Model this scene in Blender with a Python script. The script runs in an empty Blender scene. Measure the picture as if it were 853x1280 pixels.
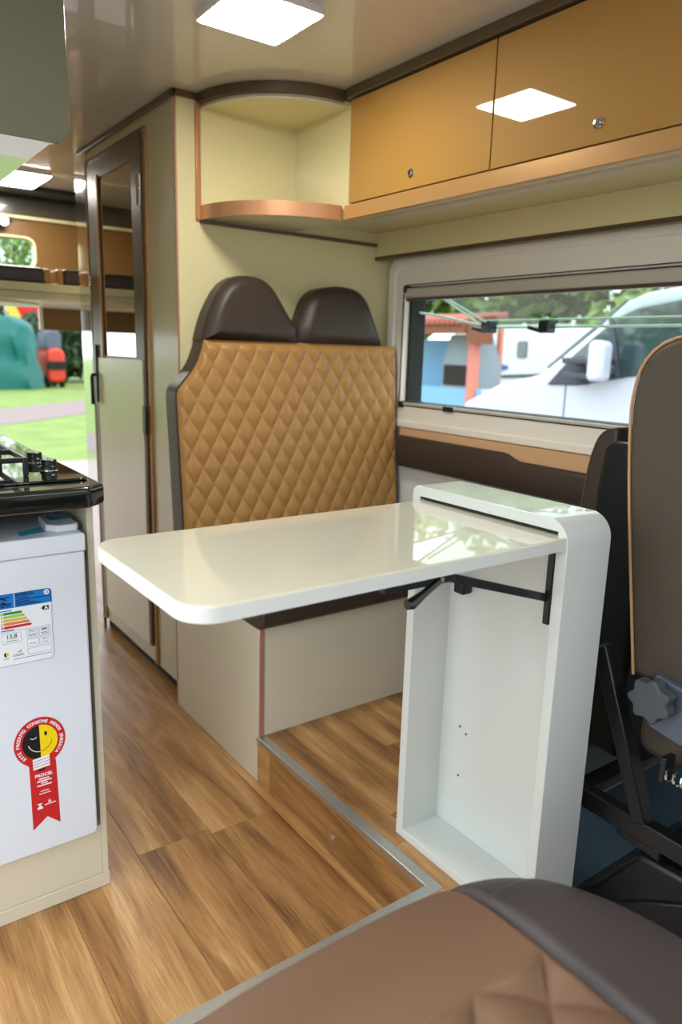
import bpy, bmesh, math, random
import numpy as np
from mathutils import Matrix, Vector

# ------------------------------------------------------------------ camera, sky, exposure
scene = bpy.context.scene
C = scene.collection
random.seed(7)
R = math.radians
CAM = Vector((0.0, 0.0, 1.24))
yaw, pitch, roll = R(36.138), R(12.357), R(1.705)
fw = Vector((math.sin(yaw)*math.cos(pitch), math.cos(yaw)*math.cos(pitch), -math.sin(pitch)))
rt = Vector((math.cos(yaw), -math.sin(yaw), 0)); up = rt.cross(fw)
rt2 = rt*math.cos(roll)+up*math.sin(roll); up2 = -rt*math.sin(roll)+up*math.cos(roll)
cd = bpy.data.cameras.new('camera'); cam = bpy.data.objects.new('camera', cd); C.objects.link(cam)
m = Matrix((rt2, up2, -fw)).transposed().to_4x4(); m.translation = CAM
cam.matrix_world = m
cd.sensor_fit = 'VERTICAL'; cd.sensor_height = 36.0; cd.sensor_width = 24.0; cd.lens = 25.682
cd.clip_start = 0.02; cd.clip_end = 300
cd.dof.use_dof = True; cd.dof.focus_distance = 1.45; cd.dof.aperture_fstop = 3.2
scene.camera = cam

w = bpy.data.worlds.new('World'); scene.world = w; w.use_nodes = True
bg = w.node_tree.nodes['Background']
bg.inputs[0].default_value = (0.86, 0.94, 1.0, 1); bg.inputs[1].default_value = 2.6
LAMP = 42.0
vs = scene.view_settings
vs.view_transform = 'Standard'; vs.look = 'None'; vs.gamma = 1.0; vs.use_curve_mapping = False
vs.exposure = 0.42

# ------------------------------------------------------------------ materials
M = {}
def srgb(r, g, b):
    f = lambda c: (c/255/12.92) if c/255 <= 0.04045 else ((c/255+0.055)/1.055)**2.4
    return (f(r), f(g), f(b), 1)
def mat(name, col, rough=0.5, metal=0.0, coat=0.0, bump=0.0, bscale=60, var=0.0, stretch=(1,1,1), emit=0, spec=0.5, alpha=None, coatr=0.03):
    ma = bpy.data.materials.new(name); ma.use_nodes = True
    nt = ma.node_tree; p = nt.nodes['Principled BSDF']
    col = srgb(*col) if max(col) > 1.0 else (*col, 1)
    p.inputs['Base Color'].default_value = col
    p.inputs['Roughness'].default_value = rough; p.inputs['Metallic'].default_value = metal
    p.inputs['Coat Weight'].default_value = coat; p.inputs['Coat Roughness'].default_value = coatr
    p.inputs['Specular IOR Level'].default_value = spec
    if emit:
        p.inputs['Emission Color'].default_value = col; p.inputs['Emission Strength'].default_value = emit
    if bump or var:
        tc = nt.nodes.new('ShaderNodeTexCoord'); mp = nt.nodes.new('ShaderNodeMapping')
        mp.inputs['Scale'].default_value = stretch
        nz = nt.nodes.new('ShaderNodeTexNoise'); nz.inputs['Scale'].default_value = bscale; nz.inputs['Detail'].default_value = 4
        nt.links.new(tc.outputs['Object'], mp.inputs[0]); nt.links.new(mp.outputs[0], nz.inputs['Vector'])
        if var:
            mx = nt.nodes.new('ShaderNodeMix'); mx.data_type = 'RGBA'
            mx.inputs[6].default_value = [c*(1-var) for c in col[:3]]+[1]
            mx.inputs[7].default_value = [min(1, c*(1+var)) for c in col[:3]]+[1]
            nt.links.new(nz.outputs['Fac'], mx.inputs[0]); nt.links.new(mx.outputs[2], p.inputs['Base Color'])
        if bump:
            b = nt.nodes.new('ShaderNodeBump'); b.inputs['Strength'].default_value = bump; b.inputs['Distance'].default_value = 0.002
            nt.links.new(nz.outputs['Fac'], b.inputs['Height']); nt.links.new(b.outputs[0], p.inputs['Normal'])
    M[name] = ma
    return ma
def leather(name, col, rough=0.42):
    ma = mat(name, col, rough, spec=0.4)
    nt = ma.node_tree; p = nt.nodes['Principled BSDF']
    tc = nt.nodes.new('ShaderNodeTexCoord'); v = nt.nodes.new('ShaderNodeTexVoronoi'); v.inputs['Scale'].default_value = 420
    nt.links.new(tc.outputs['Object'], v.inputs['Vector'])
    b = nt.nodes.new('ShaderNodeBump'); b.inputs['Strength'].default_value = 0.25; b.inputs['Distance'].default_value = 0.0006
    nt.links.new(v.outputs['Distance'], b.inputs['Height']); nt.links.new(b.outputs[0], p.inputs['Normal'])
def wood(name):
    ma = mat(name, (150, 105, 60), 0.34, coat=0.12, coatr=0.2)
    nt = ma.node_tree; p = nt.nodes['Principled BSDF']; N = nt.nodes.new; L = nt.links.new
    tc = N('ShaderNodeTexCoord'); oi = N('ShaderNodeObjectInfo')
    sc = N('ShaderNodeVectorMath'); sc.operation = 'MULTIPLY_ADD'; sc.inputs[1].default_value = (1, 1, 1)
    cmb = N('ShaderNodeCombineXYZ'); mul = N('ShaderNodeMath'); mul.operation = 'MULTIPLY'; mul.inputs[1].default_value = 37.0
    L(oi.outputs['Random'], mul.inputs[0])
    for i in range(3): L(mul.outputs[0], cmb.inputs[i])
    L(tc.outputs['Object'], sc.inputs[0]); L(cmb.outputs[0], sc.inputs[2])
    mp = N('ShaderNodeMapping'); mp.inputs['Scale'].default_value = (7, 0.8, 7); L(sc.outputs[0], mp.inputs[0])
    n1 = N('ShaderNodeTexNoise'); n1.inputs['Scale'].default_value = 1.6; n1.inputs['Detail'].default_value = 5; n1.inputs['Distortion'].default_value = 1.9
    L(mp.outputs[0], n1.inputs['Vector'])
    mp2 = N('ShaderNodeMapping'); mp2.inputs['Scale'].default_value = (150, 5.0, 150); L(sc.outputs[0], mp2.inputs[0])
    n2 = N('ShaderNodeTexNoise'); n2.inputs['Scale'].default_value = 1.5; n2.inputs['Detail'].default_value = 6; n2.inputs['Roughness'].default_value = 0.65; n2.inputs['Distortion'].default_value = 0.8
    L(mp2.outputs[0], n2.inputs['Vector'])
    wv = N('ShaderNodeTexWave'); wv.wave_type = 'BANDS'; wv.bands_direction = 'X'
    wv.inputs['Scale'].default_value = 0.42; wv.inputs['Distortion'].default_value = 11; wv.inputs['Detail'].default_value = 4; wv.inputs['Detail Scale'].default_value = 1.2
    L(mp.outputs[0], wv.inputs['Vector'])
    a = N('ShaderNodeMath'); a.operation = 'MULTIPLY_ADD'; a.inputs[1].default_value = 0.13; n1s = N('ShaderNodeMath'); n1s.operation = 'MULTIPLY_ADD'; n1s.inputs[1].default_value = 0.62; n1s.inputs[2].default_value = 0.10; L(n1.outputs['Fac'], n1s.inputs[0]); L(wv.outputs['Fac'], a.inputs[0]); L(n1s.outputs[0], a.inputs[2])
    b2 = N('ShaderNodeMath'); b2.operation = 'MULTIPLY_ADD'; b2.inputs[1].default_value = 0.54; L(n2.outputs['Fac'], b2.inputs[0]); L(a.outputs[0], b2.inputs[2])
    b3 = N('ShaderNodeMath'); b3.operation = 'MULTIPLY_ADD'; b3.inputs[1].default_value = 0.16; L(oi.outputs['Random'], b3.inputs[0]); L(b2.outputs[0], b3.inputs[2])
    cr = N('ShaderNodeValToRGB'); L(b3.outputs[0], cr.inputs[0])
    e = cr.color_ramp.elements; e[0].position = 0.56; e[0].color = srgb(92, 58, 30); e[1].position = 1.0; e[1].color = srgb(200, 158, 104)
    for ps, c in ((0.68, (134, 92, 50)), (0.79, (160, 114, 66)), (0.9, (180, 134, 82))):
        x = cr.color_ramp.elements.new(min(ps, 1)); x.color = srgb(*c)
    L(cr.outputs[0], p.inputs['Base Color'])
    bp = N('ShaderNodeBump'); bp.inputs['Strength'].default_value = 0.12; bp.inputs['Distance'].default_value = 0.001
    L(n2.outputs['Fac'], bp.inputs['Height']); L(bp.outputs[0], p.inputs['Normal'])
def glass(name, tint, gloss=0.10):
    ma = bpy.data.materials.new(name); ma.use_nodes = True; nt = ma.node_tree; nt.nodes.clear(); N = nt.nodes.new; L = nt.links.new
    o = N('ShaderNodeOutputMaterial'); t = N('ShaderNodeBsdfTransparent'); t.inputs[0].default_value = (*tint, 1)
    g = N('ShaderNodeBsdfGlossy'); g.inputs['Roughness'].default_value = 0.02
    lw = N('ShaderNodeLayerWeight'); lw.inputs[0].default_value = 0.5; pw = N('ShaderNodeMath'); pw.operation = 'POWER'; pw.inputs[1].default_value = 4.0; f = N('ShaderNodeMath'); f.operation = 'MULTIPLY_ADD'; f.inputs[1].default_value = 0.5; f.inputs[2].default_value = 0.03; L(lw.outputs['Facing'], pw.inputs[0]); L(pw.outputs[0], f.inputs[0])
    mx = N('ShaderNodeMixShader'); L(f.outputs[0], mx.inputs[0]); L(t.outputs[0], mx.inputs[1]); L(g.outputs[0], mx.inputs[2]); L(mx.outputs[0], o.inputs[0])
    M[name] = ma
wood('oak')
mat('cream_laminate', (224, 214, 166), 0.22, coat=0.25, var=0.05, bscale=30, stretch=(22, 22, 0.8), coatr=0.06)
mat('beige_laminate', (220, 211, 188), 0.25, coat=0.3, var=0.04, bscale=30, stretch=(1, 1, 18), coatr=0.08)
mat('wardrobe_laminate', (208, 199, 168), 0.3, coat=0.25, var=0.04, bscale=30, stretch=(1, 14, 1), coatr=0.1)
mat('caramel_lacquer', (172, 129, 62), 0.55, spec=0.15, coat=1.0, var=0.05, bscale=90, stretch=(1, 5, 5), coatr=0.02)
mat('rose_gold', (206, 152, 112), 0.32, metal=0.55, var=0.03, bscale=20, stretch=(1, 20, 1))
mat('rail_gold', (196, 150, 94), 0.3, metal=0.35, coat=0.3)
mat('rose_edge', (190, 140, 120), 0.4, metal=0.3)
mat('casing_tan', (168, 126, 82), 0.35, metal=0.3)
mat('bronze_trim', (96, 80, 58), 0.35, metal=0.3)
mat('grey_bronze', (110, 100, 88), 0.3, metal=0.6)
mat('ceiling_gloss', (216, 213, 202), 0.25, coat=0.7, coatr=0.02)
mat('table_cream', (226, 218, 194), 0.3, coat=1.0, coatr=0.015)
mat('table_edge', (222, 222, 216), 0.3, coat=0.3)
mat('box_white', (220, 223, 218), 0.35, coat=0.8, coatr=0.03)
mat('plastic_white', (224, 228, 236), 0.35, coat=0.2)
mat('window_plastic', (242, 236, 222), 0.4)
mat('blind_grey', (198, 192, 178), 0.45)
leather('leather_dark', (66, 55, 47)); leather('leather_tan', (180, 133, 76), 0.38); leather('leather_brown', (122, 90, 68), 0.5); leather('leather_charcoal', (70, 60, 58), 0.45); leather('leather_seat', (76, 66, 54), 0.5)
mat('piping_tan', (196, 150, 104), 0.5)
mat('black_metal', (22, 24, 26), 0.35, spec=0.5); mat('black_plastic', (18, 22, 24), 0.3); mat('black_rubber', (26, 28, 28), 0.7)
mat('grey_plastic', (74, 80, 84), 0.5, bump=0.2, bscale=600); mat('plate_grey', (96, 104, 120), 0.4, metal=0.3)
mat('chrome', (225, 225, 225), 0.08, metal=1.0); mat('alu', (196, 194, 188), 0.28, metal=0.85, var=0.08, bscale=80)
mat('mirror', (205, 200, 190), 0.015, metal=1.0)
mat('granite', (20, 22, 20), 0.12, coat=1.0, var=0.35, bscale=700)
mat('hob_glass', (10, 14, 13), 0.03, coat=1.0)
mat('cab_floor', (88, 112, 132), 0.35, metal=0.3, bump=0.05)
mat('sill_grey', (138, 142, 136), 0.45)
mat('ledge_tan', (214, 172, 128), 0.45)
mat('brown_trim', (118, 84, 40), 0.4, coat=0.2, var=0.06, bscale=90); mat('dark_brown', (70, 50, 26), 0.4)
mat('led', (1.0, 0.97, 0.92), 0.5, emit=LAMP); mat('lamp_frame', (235, 235, 235), 0.4)
mat('dark_reflection', (78, 74, 64), 0.25, coat=0.4)  # header panel tone: dark reflection of the rear ceiling put into the colour
mat('wall_white', (236, 233, 228), 0.5); mat('gap_dark', (40, 36, 30), 0.7)
mat('ovh_gloss', (112, 112, 86), 0.15, coat=1.0, coatr=0.02)  # base darkened to olive to carry the locker's green reflection and shade
glass('acrylic', (0.80, 0.88, 0.82)); mat('acrylic_edge', (168, 198, 178), 0.25)
for n, c in dict(st_blue=(20, 120, 200), st_white=(236, 238, 242), st_navy=(18, 34, 84), st_green=(36, 150, 62), st_lime=(160, 200, 70), st_yel=(226, 186, 50), st_or=(216, 128, 60), st_red=(208, 40, 50), st_black=(24, 26, 26), st_seal=(200, 36, 40), st_sun=(246, 214, 20), st_line=(96, 130, 190), st_grey=(120, 128, 140), st_tape=(70, 170, 200)).items(): mat(n, c, 0.4)
mat('grass', (118, 140, 66), 0.9, var=0.4, bscale=1.6); mat('path', (136, 118, 116), 0.9, var=0.06, bscale=4); mat('paving', (160, 146, 142), 0.9, var=0.06, bscale=3)
mat('leaf_a', (150, 174, 92), 0.6, var=0.3, bscale=1.2); mat('leaf_b', (108, 142, 76), 0.6, var=0.3, bscale=1.2); mat('leaf_c', (46, 72, 36), 0.6, var=0.3, bscale=1.2); mat('bark', (92, 74, 58), 0.9)
mat('tarp', (16, 104, 100), 0.5, var=0.2, bscale=2); mat('red_paint', (214, 62, 40), 0.35); mat('red_cloth', (206, 38, 34), 0.7); mat('yellow_cloth', (232, 196, 80), 0.7)
mat('van_paint', (196, 204, 218), 0.25, coat=0.7); mat('van_glass', (46, 66, 66), 0.05, coat=1.0); mat('tyre', (24, 24, 24), 0.8); mat('van_black', (60, 66, 76), 0.5)
mat('terracotta', (168, 96, 82), 0.8, var=0.15, bscale=8); mat('post_red', (200, 126, 108), 0.7); mat('wall_blue', (120, 170, 208), 0.7); mat('smoke_grey', (128, 142, 148), 0.7); mat('mouth_dark', (40, 34, 30), 0.9); mat('fascia', (120, 76, 48), 0.7)
mat('caravan_white', (205, 208, 214), 0.4); mat('car_blue', (40, 82, 170), 0.4)

# ------------------------------------------------------------------ helpers
def wloc(o):
    v = Vector((0, 0, 0))
    while o: v = v+Vector(o.location); o = o.parent
    return v
def link(name, me, material, parent=None, smooth=35, bevel=0, seg=2, label=None, kind=None):
    """world-space mesh -> object whose origin is at its base centre"""
    co = np.empty(len(me.vertices)*3, 'f'); me.vertices.foreach_get('co', co); co = co.reshape(-1, 3)
    lo, hi = co.min(0), co.max(0)
    o0 = Vector(((lo[0]+hi[0])/2, (lo[1]+hi[1])/2, lo[2]))
    me.transform(Matrix.Translation(-o0))
    ms = material if isinstance(material, (list, tuple)) else [material]
    for x in ms: me.materials.append(M[x])
    if smooth:
        me.polygons.foreach_set('use_smooth', [True]*len(me.polygons)); me.set_sharp_from_angle(angle=R(smooth))
    o = bpy.data.objects.new(name, me); C.objects.link(o)
    if parent: o.parent = parent; o.location = o0-wloc(parent)
    else: o.location = o0
    if bevel:
        b = o.modifiers.new('bevel', 'BEVEL'); b.width = bevel; b.segments = seg; b.limit_method = 'ANGLE'; b.angle_limit = R(40)
    if label: o['label'] = label
    if kind: o['kind'] = kind
    return o
class MB:
    def __init__(s): s.v = []; s.f = []
    def add(s, vs, fs):
        n = len(s.v); s.v += [tuple(x) for x in vs]; s.f += [tuple(i+n for i in q) for q in fs]; return s
    def box(s, x0, x1, y0, y1, z0, z1):
        return s.add([(x0,y0,z0),(x1,y0,z0),(x1,y1,z0),(x0,y1,z0),(x0,y0,z1),(x1,y0,z1),(x1,y1,z1),(x0,y1,z1)],
                     [(0,3,2,1),(4,5,6,7),(0,1,5,4),(1,2,6,5),(2,3,7,6),(3,0,4,7)])
    def prism(s, poly, axis, a, b):
        """poly 2D, extruded along axis: 'x' poly=(y,z); 'y' poly=(x,z); 'z' poly=(x,y)"""
        P = {'x': lambda p, t: (t, p[0], p[1]), 'y': lambda p, t: (p[0], t, p[1]), 'z': lambda p, t: (p[0], p[1], t)}[axis]
        n = len(poly)
        return s.add([P(p, a) for p in poly]+[P(p, b) for p in poly],
                     [tuple(range(n))[::-1], tuple(range(n, 2*n))]+[(i, (i+1) % n, n+(i+1) % n, n+i) for i in range(n)])
    def ring(s, outer, inner, axis, a, b):
        P = {'x': lambda p, t: (t, p[0], p[1]), 'y': lambda p, t: (p[0], t, p[1]), 'z': lambda p, t: (p[0], p[1], t)}[axis]
        n = len(outer); V = [P(p, a) for p in outer]+[P(p, a) for p in inner]+[P(p, b) for p in outer]+[P(p, b) for p in inner]
        F = []
        for i in range(n):
            j = (i+1) % n
            F += [(i, j, n+j, n+i), (2*n+i, 3*n+i, 3*n+j, 2*n+j), (i, 2*n+i, 2*n+j, j), (n+i, n+j, 3*n+j, 3*n+i)]
        return s.add(V, F)
    def tube(s, pts, r, seg=8, closed=False):
        pts = [Vector(p) for p in pts]; n = len(pts); V = []; F = []
        u = None
        for i, p in enumerate(pts):
            t = (pts[(i+1) % n]-pts[i-1]) if closed else (pts[min(i+1, n-1)]-pts[max(i-1, 0)])
            t.normalize()
            if u is None: u = t.orthogonal().normalized()
            u = (u-t*u.dot(t)).normalized(); v = t.cross(u)
            rr = r[i] if isinstance(r, (list, tuple)) else r
            V += [p+(u*math.cos(2*math.pi*k/seg)+v*math.sin(2*math.pi*k/seg))*rr for k in range(seg)]
        for i in range(n if closed else n-1):
            j = (i+1) % n
            for k in range(seg): F.append((i*seg+k, i*seg+(k+1) % seg, j*seg+(k+1) % seg, j*seg+k))
        if not closed: F += [tuple(range(seg))[::-1], tuple((n-1)*seg+k for k in range(seg))]
        return s.add(V, F)
    def bar(s, a, b, wd, ht, upv=(0, 0, 1)):
        a, b = Vector(a), Vector(b); t = (b-a).normalized(); sd = t.cross(Vector(upv)).normalized(); u = sd.cross(t)
        V = [p+sd*sx*wd/2+u*sz*ht/2 for p in (a, b) for sx, sz in ((-1,-1),(1,-1),(1,1),(-1,1))]
        return s.add(V, [(0,1,2,3),(7,6,5,4),(0,4,5,1),(1,5,6,2),(2,6,7,3),(3,7,4,0)])
    def lathe(s, prof, c, axis='z', seg=24):
        """prof [(r,h)] about axis through c"""
        V = []; n = len(prof)
        for k in range(seg):
            a = 2*math.pi*k/seg
            for r, h in prof:
                x, y = r*math.cos(a), r*math.sin(a)
                V.append({'z': (c[0]+x, c[1]+y, c[2]+h), 'x': (c[0]+h, c[1]+x, c[2]+y), 'y': (c[0]+x, c[1]+h, c[2]+y)}[axis])
        F = [(k*n+i, ((k+1) % seg)*n+i, ((k+1) % seg)*n+i+1, k*n+i+1) for k in range(seg) for i in range(n-1)]
        F += [tuple(k*n for k in range(seg)), tuple(k*n+n-1 for k in range(seg))[::-1]]
        return s.add(V, F)
    def mesh(s, name):
        me = bpy.data.meshes.new(name); me.from_pydata(s.v, [], s.f)
        bm = bmesh.new(); bm.from_mesh(me); bmesh.ops.recalc_face_normals(bm, faces=bm.faces); bm.to_mesh(me); bm.free()
        return me
    def build(s, name, material, parent=None, **k):
        return link(name, s.mesh(name), material, parent, **k)
def box(name, x0, x1, y0, y1, z0, z1, material, parent=None, bevel=0.0, **k):
    return MB().box(x0, x1, y0, y1, z0, z1).build(name, material, parent, bevel=bevel, **k)
def empty(name, loc, label=None, cat=None, group=None, kind=None):
    o = bpy.data.objects.new(name, None); C.objects.link(o); o.location = loc; o.empty_display_size = 0.05
    return tag(o, label, cat, group, kind)
def tag(o, label=None, cat=None, group=None, kind=None):
    for k, v in (('label', label), ('category', cat), ('group', group), ('kind', kind)):
        if v: o[k] = v
    return o
def rrect(x0, x1, z0, z1, r, n=6):
    rs = r if isinstance(r, (list, tuple)) else [r]*4   # bl, br, tr, tl
    P = []
    for (cx, cz, a0, rr) in ((x0+rs[0], z0+rs[0], 180, rs[0]), (x1-rs[1], z0+rs[1], 270, rs[1]), (x1-rs[2], z1-rs[2], 0, rs[2]), (x0+rs[3], z1-rs[3], 90, rs[3])):
        for k in range(n+1):
            a = R(a0+90*k/n); P.append((cx+rr*math.cos(a), cz+rr*math.sin(a)))
    return P
def text(name, s, size, x, z, y, material, parent, align='CENTER', rot=0, bold=0.0, sx=1.0, shear=0.0):
    cu = bpy.data.curves.new('t', 'FONT'); cu.body = s; cu.size = size; cu.align_x = align; cu.align_y = 'CENTER'; cu.extrude = 0.00015; cu.offset = bold; cu.shear = shear
    cu.resolution_u = 3
    o = bpy.data.objects.new('t', cu); C.objects.link(o); bpy.context.view_layer.update()
    me = bpy.data.meshes.new_from_object(o.evaluated_get(bpy.context.evaluated_depsgraph_get()))
    bpy.data.objects.remove(o); bpy.data.curves.remove(cu)
    me.materials.clear(); me.name = name
    me.transform(Matrix.Translation((x, y, z)) @ Matrix.Rotation(R(90), 4, 'X') @ Matrix.Rotation(R(rot), 4, 'Z') @ Matrix.Diagonal((sx, 1, 1, 1)))
    return link(name, me, material, parent, smooth=0)

# ------------------------------------------------------------------ structure: floors
_pl = {}
def plank(parent, x0, x1, y0, y1, ztop, th=0.012):
    g = 0.0003
    key = (round(x1-x0, 3), round(y1-y0, 3), th)
    if key not in _pl:
        W, Ln = key[0]/2-g, key[1]/2-g; b = 0.0006
        V = [(-W,-Ln,0),(W,-Ln,0),(W,Ln,0),(-W,Ln,0),(-W,-Ln,th-b),(W,-Ln,th-b),(W,Ln,th-b),(-W,Ln,th-b),(-W+b,-Ln+b,th),(W-b,-Ln+b,th),(W-b,Ln-b,th),(-W+b,Ln-b,th)]
        F = [(0,3,2,1),(0,1,5,4),(1,2,6,5),(2,3,7,6),(3,0,4,7),(4,5,9,8),(5,6,10,9),(6,7,11,10),(7,4,8,11),(8,9,10,11)]
        me = bpy.data.meshes.new('plank'); me.from_pydata(V, [], F); me.materials.append(M['oak']); _pl[key] = me
    o = bpy.data.objects.new('plank', _pl[key]); C.objects.link(o); o.parent = parent
    o.location = Vector(((x0+x1)/2, (y0+y1)/2, ztop-th))-wloc(parent)
def planks(parent, x0, x1, y0, y1, ztop, wd=0.19, ln=1.25, xs=0.0, seed=1):
    rnd = random.Random(seed); x = x0-xs; k = 0
    while x < x1-1e-4:
        a, b = max(x, x0), min(x+wd, x1)
        if b-a > 0.004:
            y = y0-rnd.random()*ln*0.85
            while y < y1-1e-4:
                c, d = max(y, y0), min(y+ln, y1)
                if d-c > 0.01: plank(parent, a, b, c, d, ztop)
                y += ln
        x += wd
ST = 0.144; PY0 = 2.262
f = box('floor', 0.05, 1.02, 0.93, 4.32, -0.06, -0.012, 'gap_dark', kind='structure', label='lower oak laminate floor of the aisle')
planks(f, 0.05, 0.956, 0.96, 4.3, 0.0, xs=0.07, seed=3); planks(f, 0.956, 1.02, PY0, 4.3, 0.0, xs=0.0, seed=4)
fp = MB().box(0.958, 1.87, 0.98, 2.24, -0.06, ST-0.012).box(0.05, 1.87, -1.2, 0.958, -0.06, ST-0.012).build('floor_platform', 'gap_dark', kind='structure', label='raised oak laminate floor in front of the bench')
planks(fp, 0.978, 1.86, 0.34, 1.70, ST, xs=0.12, seed=9)
planks(fp, 0.05, 0.978, -0.9, 0.94, ST, xs=0.03, seed=5)
# riser boards below the metal edge
for a, b in ((0.962, 1.612), (1.613, 1.682)):
    o = MB().box(0.9535, 0.9575, a, b, 0.0, ST-0.004).build('riser_board', 'oak', fp, smooth=0, bevel=0.0006)
MB().lathe([(0.001, 0), (0.0085, 0), (0.0085, -0.004), (0.006, -0.0055), (0.001, -0.0055)], (0.9535, 1.30, 0.052), 'x', 16).build('push_catch', 'chrome', fp, label='small round chrome catch')
t1 = empty('trim_1', (0.956, 0.96, ST), 'brushed aluminium edge strip around the floor step', kind='structure')
MB().prism([(0.952, 0.936), (0.952, 1.684), (0.979, 1.684), (0.979, 0.963-0.024)], 'z', ST-0.001, ST+0.003).build('step_edge_strip', 'alu', t1, bevel=0.0008)
MB().prism([(0.07, 0.936), (0.9785, 0.936), (0.952, 0.962), (0.07, 0.962)], 'z', ST-0.001, ST+0.0028).build('step_edge_strip', 'alu', t1, bevel=0.0008)
box('step_edge_lip', 0.951, 0.9535, 0.962, 1.684, ST-0.012, ST+0.001, 'alu', t1)
cf = MB().box(1.145, 1.87, -1.2, 1.0, ST+0.0, ST+0.006).build('floor_cab', 'cab_floor', kind='structure', label='blue grey sheet floor under the cab seats')

# ------------------------------------------------------------------ walls, ceiling
CZ = 1.995
box('ceiling', 0.0, 1.95, -1.2, 4.35, CZ, CZ+0.04, 'ceiling_gloss', kind='structure', label='glossy beige ceiling panel')
WX = 1.86
wy0, wy1, wz0, wz1 = 0.86, 2.155, 1.05, 1.485
b = MB()
b.box(WX, WX+0.05, wy1, 4.35, -0.1, CZ); b.box(WX, WX+0.05, 0.25, wy0, -0.1, CZ)
b.box(WX, WX+0.05, wy0, wy1, -0.1, wz0); b.box(WX, WX+0.05, wy0, wy1, wz1, CZ)
b.box(WX, WX+0.05, -0.95, 0.25, -0.1, 1.0); b.box(WX, WX+0.05, -1.2, 0.25, 1.6, CZ); b.box(WX, WX+0.05, -1.2, -0.95, -0.1, 1.6)
b.build('wall_right', 'wall_white', smooth=0, kind='structure', label='pale side wall around the camper window')
MB().box(0.0, 0.05, 1.46, 4.35, -0.1, CZ).build('wall_left', 'cream_laminate', kind='structure', label='cream side wall behind the kitchen')
MB().box(0.0, 0.05, -1.2, -0.35, -0.1, 1.0).box(0.0, 0.05, -1.2, -0.35, 1.6, CZ).box(0, 0.05, -0.45, -0.35, 1.0, 1.6).box(0, 0.05, -0.35, 1.46, 1.86, CZ).build('wall_left_cab', 'wall_white', kind='structure', label='cab side wall ahead of the sliding door opening')
MB().box(0.0, 1.91, -1.24, -1.2, -0.1, 1.0).build('wall_front', 'black_plastic', kind='structure', label='dark dashboard wall at the front of the cab')
PY = 2.26
wp = box('wall_partition', 0.985, WX, PY, PY+0.022, 0.0, CZ, 'cream_laminate', kind='structure', label='cream laminate partition behind the bench')
box('edge_trim', 0.9825, 0.9885, PY-0.0008, PY+0.004, 0.0, CZ-0.012, 'rose_edge', wp)
t2 = empty('trim_2', (0.98, PY, CZ), 'dark bronze crown trim along the ceiling edge', kind='structure')
box('crown_strip', 0.972, 0.985, PY-0.012, 3.2, CZ-0.018, CZ, 'bronze_trim', t2, bevel=0.003)
box('crown_strip', 0.972, 1.062, PY-0.012, PY, CZ-0.018, CZ, 'bronze_trim', t2, bevel=0.003)

# rear wall with brown trim and a small window
b = MB(); RY = 4.3
b.box(0.05, 0.66, RY, RY+0.04, 1.31, 1.87); b.box(0.66, 1.06, RY, RY+0.04, 1.776, 1.87); b.box(0.66, 1.085, RY, RY+0.04, 1.45, 1.632); b.box(1.06, WX, RY, RY+0.04, 1.632, 1.87); b.box(1.085, WX, RY, RY+0.04, 1.31, 1.632)
wr = b.build('wall_rear', 'brown_trim', smooth=0, kind='structure', label='brown trim panel across the rear above the open hatch')
box('header_strip', 0.05, WX, RY-0.02, RY+0.04, 1.87, 1.888, 'cream_laminate', wr, bevel=0.004)
box('header_panel', 0.05, WX, RY, RY+0.04, 1.888, CZ, 'dark_reflection', wr)
box('door_edge', 1.066, 1.085, RY-0.006, RY+0.02, 1.31, 1.45, 'wall_white', wr, bevel=0.003)
w2 = MB().ring(rrect(0.652, 1.068, 1.622, 1.786, 0.05), rrect(0.665, 1.058, 1.632, 1.776, 0.04), 'y', RY-0.012, RY+0.05).build('window_2', 'cream_laminate', kind='structure', label='small round cornered window at the rear showing trees')
box('pane', 0.658, 1.062, RY+0.02, RY+0.024, 1.628, 1.780, 'acrylic', w2)

# ------------------------------------------------------------------ window on the right wall
w1 = empty('window_1', (WX, 1.5, wz0), 'hinged camper window in a cream plastic surround', kind='structure')
b = MB().ring(rrect(0.70, 2.245, 0.966, 1.585, 0.05), rrect(0.735, 2.205, 0.992, 1.555, 0.04), 'x', WX-0.030, WX+0.002)
b.build('surround', 'window_plastic', w1, bevel=0.006, seg=3)
MB().ring(rrect(0.73, 2.21, 0.988, 1.56, 0.04), rrect(0.865, wy1-0.002, 1.052, 1.483, 0.012), 'x', WX-0.022, WX+0.002).build('inner_frame', 'window_plastic', w1, bevel=0.004)
MB().ring(rrect(0.858, wy1+0.006, 1.046, 1.489, 0.014), rrect(0.862, wy1+0.002, 1.050, 1.486, 0.012), 'x', WX-0.0245, WX-0.020).build('rubber_line', 'black_rubber', w1)
MB().ring(rrect(0.85, wy1+0.003, 1.048, 1.487, 0.01), rrect(0.868, wy1-0.012, 1.060, 1.476, 0.01), 'x', WX+0.004, WX+0.075).build('seal', 'black_rubber', w1)
box('blind_cassette', WX-0.034, WX-0.004, 0.87, wy1-0.012, 1.440, 1.476, 'blind_grey', w1, bevel=0.006)
box('blind_rail', WX-0.026, WX-0.006, 0.87, wy1-0.012, 1.430, 1.441, 'grey_bronze', w1, bevel=0.002)
box('bottom_rail', WX-0.028, WX-0.012, 0.87, wy1-0.012, 1.050, 1.060, 'blind_grey', w1, bevel=0.002)
for yy in (1.885, 1.0):
    box('catch', WX-0.034, WX-0.010, yy-0.024, yy+0.024, 1.043, 1.062, 'black_plastic', w1, bevel=0.003)
for yy in (wy1-0.012,):
    for zz in (1.053, 1.472): box('corner_cap', WX-0.036, WX-0.008, yy-0.012, yy+0.008, zz-0.012, zz+0.012, 'black_plastic', w1, bevel=0.002)
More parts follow.
